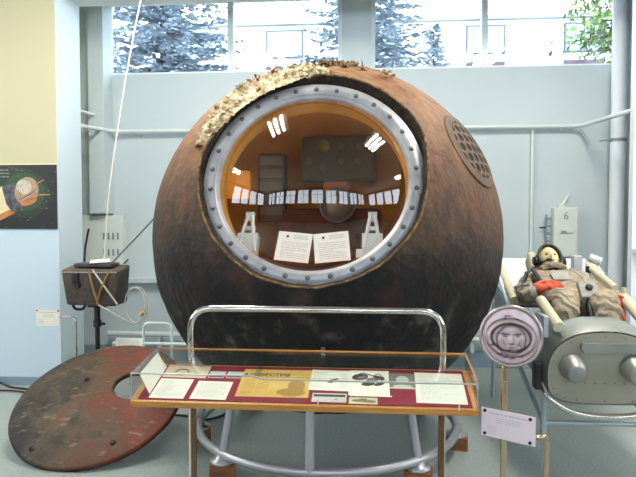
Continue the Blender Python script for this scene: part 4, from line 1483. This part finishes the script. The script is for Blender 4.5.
def dsec(hw, zt, zb, cx_, n=40):
    """D-shaped section: flat rounded bottom, arched top -> list of (x,z)"""
    out = []
    H_ = zt - zb
    for k in range(n):
        a = 2 * PI * k / n
        c_, s_ = math.cos(a), math.sin(a)
        p = 2.4 if s_ > 0 else 3.6
        x = hw * math.copysign(abs(c_) ** (2 / p), c_)
        z = (H_ * 0.62 if s_ > 0 else H_ * 0.38) * math.copysign(abs(s_) ** (2 / p), s_)
        out.append((cx_ + x, zb + H_ * 0.38 + z))
    return out


# nose: end plate, bevel band, shell
s0 = dsec(0.322, 0.870, 0.455, SX)
s1 = dsec(0.328, 0.880, 0.448, SX)
s2 = dsec(0.350, 0.925, 0.438, SX)
s3 = dsec(0.355, 0.935, 0.440, SX)
n_ = len(s0)
epl = MB().prism(s0, 3.575, 3.60, 1).build('end_plate', M['cap_metal'], se)
V = [(x, 3.58, z) for x, z in s1] + [(x, 3.66, z) for x, z in s2] + [(x, 3.765, z) for x, z in s3]
F = []
for q in range(2):
    for k in range(n_):
        F.append([q * n_ + k, q * n_ + (k + 1) % n_, (q + 1) * n_ + (k + 1) % n_, (q + 1) * n_ + k])
MB().add(V, F, True).build('nose_shell', M['seat_metal'], se)
# tub behind the nose, open above
V, F = [], []
ny = 8
prof_n = 25
for i in range(ny + 1):
    y = 3.76 + (4.95 - 3.76) * i / ny
    zr = 0.0 + 0.22 * i / ny
    for k in range(prof_n):
        a = -PI + PI * k / (prof_n - 1) if False else PI + PI * k / (prof_n - 1)
        c_, s_ = math.cos(a), math.sin(a)
        V.append((SX + 0.355 * math.copysign(abs(c_) ** 0.5, c_), y, 0.76 + zr + (0.32) * math.copysign(abs(s_) ** 0.55, s_)))
tot = len(V)
V += [(SX + (x - SX) * 0.95, y, z + 0.015) for x, y, z in V]
for i in range(ny):
    for k in range(prof_n - 1):
        a = i * prof_n + k
        F.append([a, a + 1, a + prof_n + 1, a + prof_n])
        F.append([tot + a + prof_n, tot + a + prof_n + 1, tot + a + 1, tot + a])
for i in range(ny):
    for k in (0, prof_n - 1):
        a = i * prof_n + k
        F.append([a, a + prof_n, tot + a + prof_n, tot + a])
MB().add(V, F, True).build('tub', M['seat_side'], se)
# raised bar and two cone nozzles on the end plate
MB().prism([(1.245, 0.755), (1.225, 0.78), (1.235, 0.812), (1.56, 0.812), (1.57, 0.78), (1.55, 0.755)], 3.545, 3.576, 1).build('raised_bar', M['seat_metal'], epl)
for x in (1.185, 1.525):
    MB().lathe([(0.078, 0.0), (0.074, 0.02), (0.052, 0.095), (0.046, 0.10), (0.0, 0.10)], 32, frame_dir((x, 3.575, 0.668), (0.0, -1, -0.22))).build('nozzle', M['seat_metal'], epl)
for k in range(0, n_, 2):
    x, z = s0[k]
    MB().sphere((SX + (x - SX) * 0.93, 3.574, 0.63 + (z - 0.63) * 0.91), 0.004, 6, 4).build('rivet', M['bolt'], epl)
for k in range(9):
    MB().sphere((SX - 0.22 + 0.055 * k, 3.574, 0.575), 0.004, 6, 4).build('rivet', M['bolt'], epl)
# padded arm rolls
MB().tube([(1.115, 3.60, 0.895), (1.085, 3.88, 1.015)], 0.034, 14).build('arm_roll', M['ivory'], se)
MB().tube([(1.665, 3.66, 0.87), (1.675, 4.10, 1.015)], 0.034, 14).build('arm_roll', M['ivory'], se)
MB().box((1.045, 3.66, 0.82), (1.075, 3.86, 0.95), None, 0.006).build('side_plate', M['bracket'], se)
# back and headrest
BF = frame_dir((1.40, 4.86, 1.08), (0, -0.72, 0.70))
MB().box((-0.345, -0.30, -0.03), (0.345, 0.18, 0.0), BF, 0.012).build('back_panel', M['bracket'], se)
MB().box((-0.13, 0.0, 0.0), (-0.075, 0.17, 0.09), BF, 0.02).build('headrest_pad', M['ivory'], se)
MB().box((0.07, 0.0, 0.0), (0.125, 0.17, 0.09), BF, 0.02).build('headrest_pad', M['ivory'], se)
for s_ in (-1, 1):
    MB().tube([(1.40 + 0.36 * s_, 4.95, 1.16), (1.40 + 0.365 * s_, 4.33, 0.945)], 0.035, 12).build('side_rail', M['ivory'], se)
    MB().tube([(1.40 + 0.395 * s_, 5.0, 1.22), (1.40 + 0.40 * s_, 4.3, 0.90)], 0.018, 10).build('guide_rail', M['chrome'], se)
MB().box((1.575, 4.75, 1.06), (1.64, 4.83, 1.24), None, 0.008).build('head_guard', M['bracket'], se)
MB().tube([(1.675, 4.70, 1.23), (1.745, 4.66, 1.20)], 0.034, 14).build('canister', M['bracket'], se)
MB().tube([(1.66, 4.66, 1.16), (1.70, 4.28, 1.05)], 0.024, 10).build('harness_reel', M['ivory'], se)
MB().box((1.635, 4.62, 1.12), (1.685, 4.68, 1.17), None, 0.006).build('buckle', M['black'], se)
MB().tube([(1.675, 4.08, 0.99), (1.675, 4.08, 1.075)], 0.018, 10).build('grip', M['ivory'], se)
# tubular frame
fr2 = M['frame_tube']
LX0, LX1 = 1.07, 1.70
for x, y in ((LX0, 3.72), (LX1, 3.72), (LX0, 5.2), (LX1, 5.2)):
    zt = 0.56 if y < 4 else 0.80
    MB().tube([(x, y, 0.0), (x, y, zt)], 0.017, 10).build('leg', fr2, se)
MB().tube([(LX0, 3.72, 0.29), (LX1, 3.72, 0.29)], 0.015, 10).build('cross_tube', fr2, se)
MB().tube([(LX0, 5.2, 0.26), (LX1, 5.2, 0.26)], 0.015, 10).build('cross_tube', fr2, se)
for x in (LX0, LX1):
    MB().tube([(x, 3.72, 0.28), (x, 5.2, 0.78)], 0.015, 10).build('brace', fr2, se)
    MB().tube([(x, 3.70, 0.56), (x, 5.2, 0.80)], 0.017, 10).build('side_tube', fr2, se)
MB().tube(smooth_path([(1.03, 3.62, 0.555), (1.055, 3.56, 0.49), (1.18, 3.52, 0.42), (SX, 3.51, 0.400), (1.56, 3.52, 0.42), (1.685, 3.56, 0.49), (1.71, 3.62, 0.555)], 6), 0.019, 12).build('front_bow', M['chrome'], se)
MB().box((0.985, 3.60, 0.52), (1.02, 3.68, 0.68), None, 0.008).build('clamp', M['black'], se)

# ================================================================== MANNEQUIN
mnq = thing('mannequin', (1.40, 4.2, 0.8), 'reclining mannequin in a khaki spacesuit with orange gloves', 'mannequin')


def skinned(name, joints, edges, m, parent, sub=2, root=0):
    org = origin(parent)
    me = bpy.data.meshes.new(name)
    me.from_pydata([tuple(Vector(j[0]) - org) for j in joints], edges, [])
    o = bpy.data.objects.new(name, me)
    COL.objects.link(o)
    o.parent = parent
    ORG[o.name] = org
    md_ = o.modifiers.new('skin', 'SKIN')
    md_.use_smooth_shade = True
    sv = me.skin_vertices[0].data if me.skin_vertices else None
    if sv is None:
        bm_ = bmesh.new(); bm_.from_mesh(me); bm_.verts.layers.skin.verify(); bm_.to_mesh(me); bm_.free()
        sv = me.skin_vertices[0].data
    for i, j in enumerate(joints):
        r_ = j[1]
        sv[i].radius = r_ if hasattr(r_, '__len__') else (r_, r_)
        sv[i].use_root = (i == root)
    ss = o.modifiers.new('subdivision', 'SUBSURF')
    ss.levels = ss.render_levels = sub
    me.materials.append(m)
    return o


J = [((1.385, 4.20, 0.90), (0.165, 0.13)),      # 0 pelvis
     ((1.385, 4.36, 0.985), (0.165, 0.12)),     # 1 belly
     ((1.39, 4.53, 1.04), (0.175, 0.115)),      # 2 chest
     ((1.392, 4.62, 1.075), (0.13, 0.09)),       # 3 upper chest
     ((1.392, 4.68, 1.105), (0.08, 0.075)),     # 4 neck ring
     ((1.185, 4.57, 1.045), 0.082),              # 5 right shoulder
     ((1.115, 4.40, 0.985), 0.066),             # 6 elbow
     ((1.085, 4.20, 1.00), 0.058),              # 7 forearm
     ((1.108, 4.10, 1.015), 0.045),             # 8 wrist
     ((1.60, 4.57, 1.045), 0.082),              # 9 left shoulder
     ((1.66, 4.38, 0.985), 0.066),              # 10 elbow
     ((1.66, 4.15, 0.985), 0.056),              # 11 forearm
     ((1.63, 4.04, 0.985), 0.045),              # 12 wrist
     ((1.29, 4.14, 0.93), 0.115),               # 13 hip
     ((1.255, 4.01, 0.985), 0.115),             # 14 thigh
     ((1.235, 3.90, 1.00), 0.098),              # 15 knee
     ((1.245, 3.875, 0.87), 0.082),              # 16 shin
     ((1.26, 3.875, 0.70), 0.065),               # 17 ankle
     ((1.485, 4.14, 0.93), 0.115),              # 18 hip
     ((1.505, 4.01, 0.98), 0.115),              # 19
     ((1.505, 3.905, 0.995), 0.098),             # 20 knee
     ((1.50, 3.88, 0.87), 0.082),               # 21
     ((1.49, 3.88, 0.70), 0.065)]               # 22
EDG = [(0, 1), (1, 2), (2, 3), (3, 4), (2, 5), (5, 6), (6, 7), (7, 8), (2, 9), (9, 10), (10, 11), (11, 12), (0, 13), (13, 14), (14, 15), (15, 16), (16, 17), (0, 18), (18, 19), (19, 20), (20, 21), (21, 22)]
suit = skinned('suit', J, EDG, M['suit'], mnq, 3)
tx = bpy.data.textures.new('folds', 'CLOUDS')
tx.noise_scale = 0.055
dm = suit.modifiers.new('folds', 'DISPLACE')
dm.texture = tx
dm.strength = 0.035
dm.mid_level = 0.5


def glove(wrist, fdir, palm_n, s, parent, k_=1.25):
    """palm, five bent fingers"""
    wv, fd = Vector(wrist), Vector(fdir).normalized()
    pn = Vector(palm_n)
    pn = (pn - fd * pn.dot(fd)).normalized()
    side = fd.cross(pn) * s
    JJ = [(wv, 0.030), (wv + fd * 0.04, (0.040, 0.020)), (wv + fd * 0.085, (0.042, 0.018))]
    EE = [(0, 1), (1, 2)]
    for k, (ofs, ln) in enumerate(((-0.033, 0.068), (-0.011, 0.080), (0.011, 0.075), (0.033, 0.058))):
        b0 = wv + fd * 0.085 + side * ofs
        b1 = b0 + fd * ln * 0.45 - pn * 0.008
        b2 = b1 + fd * ln * 0.30 - pn * 0.016
        b3 = b2 + fd * ln * 0.18 - pn * 0.018
        i0 = len(JJ)
        JJ += [(b0, 0.0115), (b1, 0.0105), (b2, 0.0100), (b3, 0.009)]
        EE += [(2, i0), (i0, i0 + 1), (i0 + 1, i0 + 2), (i0 + 2, i0 + 3)]
    t0 = wv + fd * 0.035 - side * 0.038
    i0 = len(JJ)
    JJ += [(t0, 0.014), (t0 + fd * 0.030 - side * 0.016 - pn * 0.006, 0.012), (t0 + fd * 0.058 - side * 0.016 - pn * 0.014, 0.010)]
    EE += [(1, i0), (i0, i0 + 1), (i0 + 1, i0 + 2)]
    JJ = [(wv + (p - wv) * k_, tuple(q * k_ for q in r) if hasattr(r, '__len__') else r * k_) for p, r in JJ]
    return skinned('glove', JJ, EE, M['glove'], parent, 2)


glove((1.10, 4.085, 1.05), (0.95, 0.05, 0.34), (-0.2, -0.45, 0.85), 1, mnq)
glove((1.605, 4.06, 0.955), (-0.10, -0.9, -0.30), (0.1, -0.3, 0.95), -1, mnq, 1.0)
MB().tube([(1.085, 4.105, 1.03), (1.122, 4.095, 1.042)], 0.047, 16).build('cuff', M['suit_grey'], mnq)
MB().tube([(1.632, 4.06, 0.985), (1.626, 4.03, 0.985)], 0.047, 16).build('cuff', M['glove'], mnq)
# head: face axis looks up toward the foot end
fa = Vector((-0.05, -0.80, 0.60)).normalized()
HD = frame_of(Vector((1.392, 4.765, 1.200)), Vector((1, 0, 0)), (fa.cross(Vector((1, 0, 0)))).normalized(), fa)
# local: x right, y up along the head, z out of the face
bm = bmesh.new()
bmesh.ops.create_uvsphere(bm, u_segments=48, v_segments=32, radius=1.0)
for v in bm.verts:
    x, y, z = v.co
    px_, py_, pz_ = x * 0.077, y * 0.112, z * 0.092
    if y < 0:                                    # jaw narrows
        k = 1 - 0.28 * (-y) ** 1.4
        px_ *= k
    if z > 0:
        fz = 1 - 0.10 * abs(x)
        pz_ *= fz
        pz_ -= 0.014 * math.exp(-((abs(px_) - 0.030) / 0.016) ** 2 - ((py_ - 0.012) / 0.014) ** 2)      # eye sockets
        pz_ += 0.024 * math.exp(-(px_ / 0.012) ** 2 - ((py_ + 0.018) / 0.024) ** 2)                     # nose
        pz_ += 0.008 * math.exp(-(px_ / 0.026) ** 2 - ((py_ + 0.052) / 0.010) ** 2)                     # lips
        pz_ += 0.006 * math.exp(-(px_ / 0.05) ** 2 - ((py_ - 0.034) / 0.012) ** 2)                      # brow
        pz_ += 0.008 * math.exp(-(px_ / 0.026) ** 2 - ((py_ + 0.088) / 0.016) ** 2)                     # chin
    v.co = (px_, py_, pz_)
mb = MB(); mb.bm(bm, True, HD)
hd = mb.build('head', M['face'], mnq)
for s_ in (-1, 1):
    MB().sphere((0.030 * s_, 0.010, 0.074), (0.012, 0.008, 0.007), 14, 10, HD).build('eye', M['bolt'], hd)
    MB().sphere((0.080 * s_, -0.005, 0.0), (0.012, 0.028, 0.018), 12, 8, HD).build('ear', M['face'], hd)
MB().sphere((0, -0.050, 0.093), (0.022, 0.005, 0.005), 14, 8, HD).build('mouth', mat('mannequin_lips', (168, 112, 88), 0.5), hd)
# leather cap: back and top of the head, open for the face
V, F = [], []
nu, nv = 40, 20
for i in range(nv + 1):
    al = math.radians(62) + (PI - math.radians(62)) * i / nv
    for j in range(nu):
        t_ = 2 * PI * j / nu
        dx, dy, dz = math.sin(al) * math.cos(t_), math.sin(al) * math.sin(t_), math.cos(al)
        V.append((dx * 0.096, dy * 0.128, dz * 0.108 + 0.004))
for i in range(nv):
    for j in range(nu):
        F.append([i * nu + j, i * nu + (j + 1) % nu, (i + 1) * nu + (j + 1) % nu, (i + 1) * nu + j])
cap_o = MB().add(V, F, True, HD)
cap_o.tube([HD @ Vector(V[j]) for j in range(nu)], 0.011, 8, closed=True)
cap_o.build('leather_cap', M['cap'], mnq)
for s_ in (-1, 1):
    MB().lathe([(0.0, 0.03), (0.030, 0.03), (0.036, 0.02), (0.036, -0.01)], 20, HD @ frame_dir((0.092 * s_, -0.012, 0.012), (s_, 0, 0.2), (0, 1, 0))).build('ear_cup', M['cap'], mnq)
MB().tube([HD @ Vector(p) for p in ((-0.10, -0.03, 0.03), (-0.085, -0.062, 0.075), (-0.035, -0.062, 0.108))], 0.006, 8).sphere((-0.028, -0.060, 0.112), (0.024, 0.014, 0.013), 12, 8, HD).build('microphone', M['cap'], mnq)
MB().lathe([(0.088, -0.02), (0.115, -0.01), (0.12, 0.012), (0.10, 0.024)], 32, frame_dir((1.392, 4.685, 1.105), (0, 0.75, 0.62))).build('collar', M['suit'], mnq)
# chest and lap gear
GF = frame_dir((1.42, 4.02, 1.055), (0, -0.72, 0.70))
cb = MB().box((-0.06, -0.07, 0), (0.06, 0.06, 0.04), GF, 0.010).build('control_box', M['suit_grey'], mnq)
MB().lathe([(0.022, 0.04), (0.022, 0.055), (0.012, 0.06), (0, 0.06)], 16, GF).build('knob', M['black'], cb)
MB().tube([GF @ Vector((0, -0.06, 0.01)), Vector((1.40, 3.93, 0.97)), Vector((1.40, 3.86, 0.88))], 0.022, 8).build('lap_strap', M['black'], mnq)
MB().tube([(1.20, 4.50, 1.155), (1.22, 4.30, 1.07), (1.12, 4.22, 1.03)], 0.014, 8).build('harness_strap', M['cap'], mnq)
MB().tube([(1.165, 4.53, 1.125), (1.095, 4.36, 1.05), (1.06, 4.22, 1.03)], 0.016, 8).build('harness_strap', M['cap'], mnq)
MB().tube([(1.055, 4.40, 1.03), (1.14, 4.31, 1.065)], 0.02, 10).build('air_hose_fitting', M['suit_grey'], mnq)
MB().tube([(1.50, 4.60, 1.15), (1.53, 4.40, 1.10), (1.50, 4.22, 1.05)], 0.013, 8).build('harness_strap', M['suit_grey'], mnq)
MB().box((-0.075, -0.05, 0.0), (0.05, 0.06, 0.012), frame_dir((1.38, 4.40, 1.112), (0, -0.45, 0.9)), 0.004).build('chest_patch', M['suit_grey'], mnq)

# ================================================================== CEILING LAMPS
def lamp(x, y, lab):
    r_ = thing('ceiling_light', (x, y, ZC), lab, 'lamp', 'fluorescent ceiling lights')
    MB().box((x - 0.32, y - 0.66, ZC - 0.05), (x + 0.32, y + 0.66, ZC), None, 0.006).build('housing', M['lamp_body'], r_)
    for k in (-1, 0, 1):
        MB().tube([(x + 0.2 * k, y - 0.6, ZC - 0.085), (x + 0.2 * k, y + 0.6, ZC - 0.085)], 0.03, 10).build('tube', M['tube_glow'], r_)
        ld = bpy.data.lights.new('tube_light', 'AREA')
        ld.shape = 'RECTANGLE'
        ld.size, ld.size_y = 0.07, 1.2
        ld.energy = TUBE_POWER / 3
        ld.color = (1.0, 0.95, 0.86)
        lo = bpy.data.objects.new('tube_light', ld)
        COL.objects.link(lo)
        lo.parent = r_
        lo.location = (0.2 * k, 0, -0.13)


lamp(-1.5, 3.75, 'three tube ceiling light above and left of the capsule')
lamp(1.65, 3.5, 'three tube ceiling light above and right of the capsule')
lamp(-5.4, 3.9, 'three tube ceiling light far to the left')
lamp(5.4, 3.9, 'added three tube fill light far to the right')  # added to light the right side, no fixture known there

# ================================================================== OUTSIDE
def spruce(x, y, h, rmax, seed, lab, z0=-0.1):
    r_ = random.Random(seed)
    root = thing('spruce_tree', (x, y, z0), lab, 'tree', 'blue spruces outside the windows')
    MB().tube([(x, y, z0), (x, y, z0 + h * 0.97)], 0.14, 8, radii=[0.13, 0.015]).build('trunk', M['bark'], root)
    V, F = [], []
    lev = int(h / 0.20)
    for i in range(lev):
        z = z0 + 1.2 + (h - 1.3) * i / lev
        R_ = rmax * (1 - (z - z0) / h) ** 0.85 + 0.06
        nb = 8 + int(7 * R_ / rmax)
        for b_ in range(nb):
            a = r_.uniform(0, 2 * PI)
            Ln = R_ * r_.uniform(0.7, 1.12)
            zz = z + r_.uniform(-0.12, 0.12)
            steps = max(3, int(Ln / 0.10))
            dr = Vector((math.cos(a), math.sin(a), 0))
            sd = Vector((-math.sin(a), math.cos(a), 0))
            for s_ in range(steps):
                t_ = (s_ + r_.random()) / steps
                base = Vector((x, y, zz)) + dr * Ln * t_ + Vector((0, 0, -0.28 * Ln * t_ + 0.22 * Ln * t_ * t_))
                for sg in (-1, 1, 0):
                    d = (dr * r_.uniform(0.5, 1.0) + sd * sg * r_.uniform(0.6, 1.1) + Vector((0, 0, r_.uniform(-0.4, 0.25)))).normalized()
                    ln = r_.uniform(0.12, 0.24) * (1.15 - 0.5 * t_)
                    wv = d.cross(Vector((r_.gauss(0, .5), r_.gauss(0, .5), 1))).normalized() * 0.034
                    o_ = len(V)
                    V += [base - wv, base + wv, base + d * ln * 0.7 + wv * 1.2, base + d * ln, base + d * ln * 0.7 - wv * 1.2]
                    F.append([o_, o_ + 1, o_ + 2, o_ + 3, o_ + 4])
    MB().add(V, F, False).build('foliage', M['needles'], root, recalc=False)


spruce(-4.15, 12.0, 11.0, 2.5, 1, 'blue spruce filling the left window')
spruce(-0.05, 14.5, 10.2, 3.0, 2, 'blue spruce behind the wall pier between the windows')
spruce(2.10, 20.0, 8.0, 2.0, 3, 'smaller blue spruce with its tip showing in the right window')


def leafy(x, y, z0, seed):
    r_ = random.Random(seed)
    root = thing('leafy_tree', (x, y, z0), 'pale green leafy branches at the right edge of the window', 'tree')
    MB().tube(smooth_path([(x, y, z0), (x - 0.05, y, 2.5), (x - 0.2, y, 5.5)]), 0.09, 8).build('trunk', M['bark'], root)
    V, F = [], []
    tw = MB()
    for b_ in range(46):
        zt = r_.uniform(2.9, 5.2)
        st_ = Vector((x - 0.1, y, zt))
        d = Vector((-1, r_.uniform(-0.7, 0.7), r_.uniform(-0.35, 0.25))).normalized()
        Ln = r_.uniform(0.5, 1.0) * (1.25 if zt > 3.9 else 0.8)
        en = st_ + d * Ln + Vector((0, 0, -0.15))
        tw.tube([st_, (st_ + en) / 2 + Vector((0, 0, 0.05)), en], 0.012, 5, radii=[0.018, 0.01, 0.004])
        for k in range(44):
            t_ = r_.uniform(0.25, 1.05)
            c = st_.lerp(en, t_) + Vector((r_.gauss(0, 0.09), r_.gauss(0, 0.1), r_.gauss(0, 0.09)))
            u = Vector((r_.gauss(0, 1), r_.gauss(0, 1), r_.gauss(0, 1) - 0.6)).normalized()
            w = u.orthogonal().normalized()
            s1 = r_.uniform(0.045, 0.085)
            o_ = len(V)
            V += [c, c + u * s1 * 0.6 + w * s1 * 0.55, c + u * s1 * 1.5, c + u * s1 * 0.6 - w * s1 * 0.55]
            F.append([o_, o_ + 1, o_ + 2, o_ + 3])
    tw.build('branch', M['bark'], root)
    MB().add(V, F, False).build('leaves', M['leaves'], root, recalc=False)


leafy(3.95, 8.6, -0.1, 4)

bd = thing('building', (0, 30, -0.1), 'long white building with framed windows across the yard', 'building')
MB().box((-26, 30.0, -0.1), (30, 40, 10.97)).build('wall', M['facade'], bd)
MB().box((-26.3, 29.7, 10.97), (30.3, 40, 11.14)).build('eave', mat('eave_grey', (150, 158, 166), 0.8), bd)
for x in (-24.3, -19.5, -14.7, -9.9, -5.12, -0.3, 4.69, 9.3, 14.1, 18.9, 23.7):
    for z0, z1, m_ in ((9.35, 10.75, 'facade_glass'), (7.4, 9.0, 'facade_panel')):
        w_ = MB().box((x, 29.93, z0), (x + 1.86, 30.0, z1)).build('window', M['facade_frame'], bd)
        for k in range(1 if x < 0 and x > -6 else 2):
            nn_ = 1 if x < 0 and x > -6 else 2
            ww = (1.86 - 0.08) / nn_
            MB().box((x + 0.07 + ww * k, 29.90, z0 + 0.08), (x + 0.01 + ww * (k + 1), 29.94, z1 - 0.08)).build('window_pane', M[m_], w_)
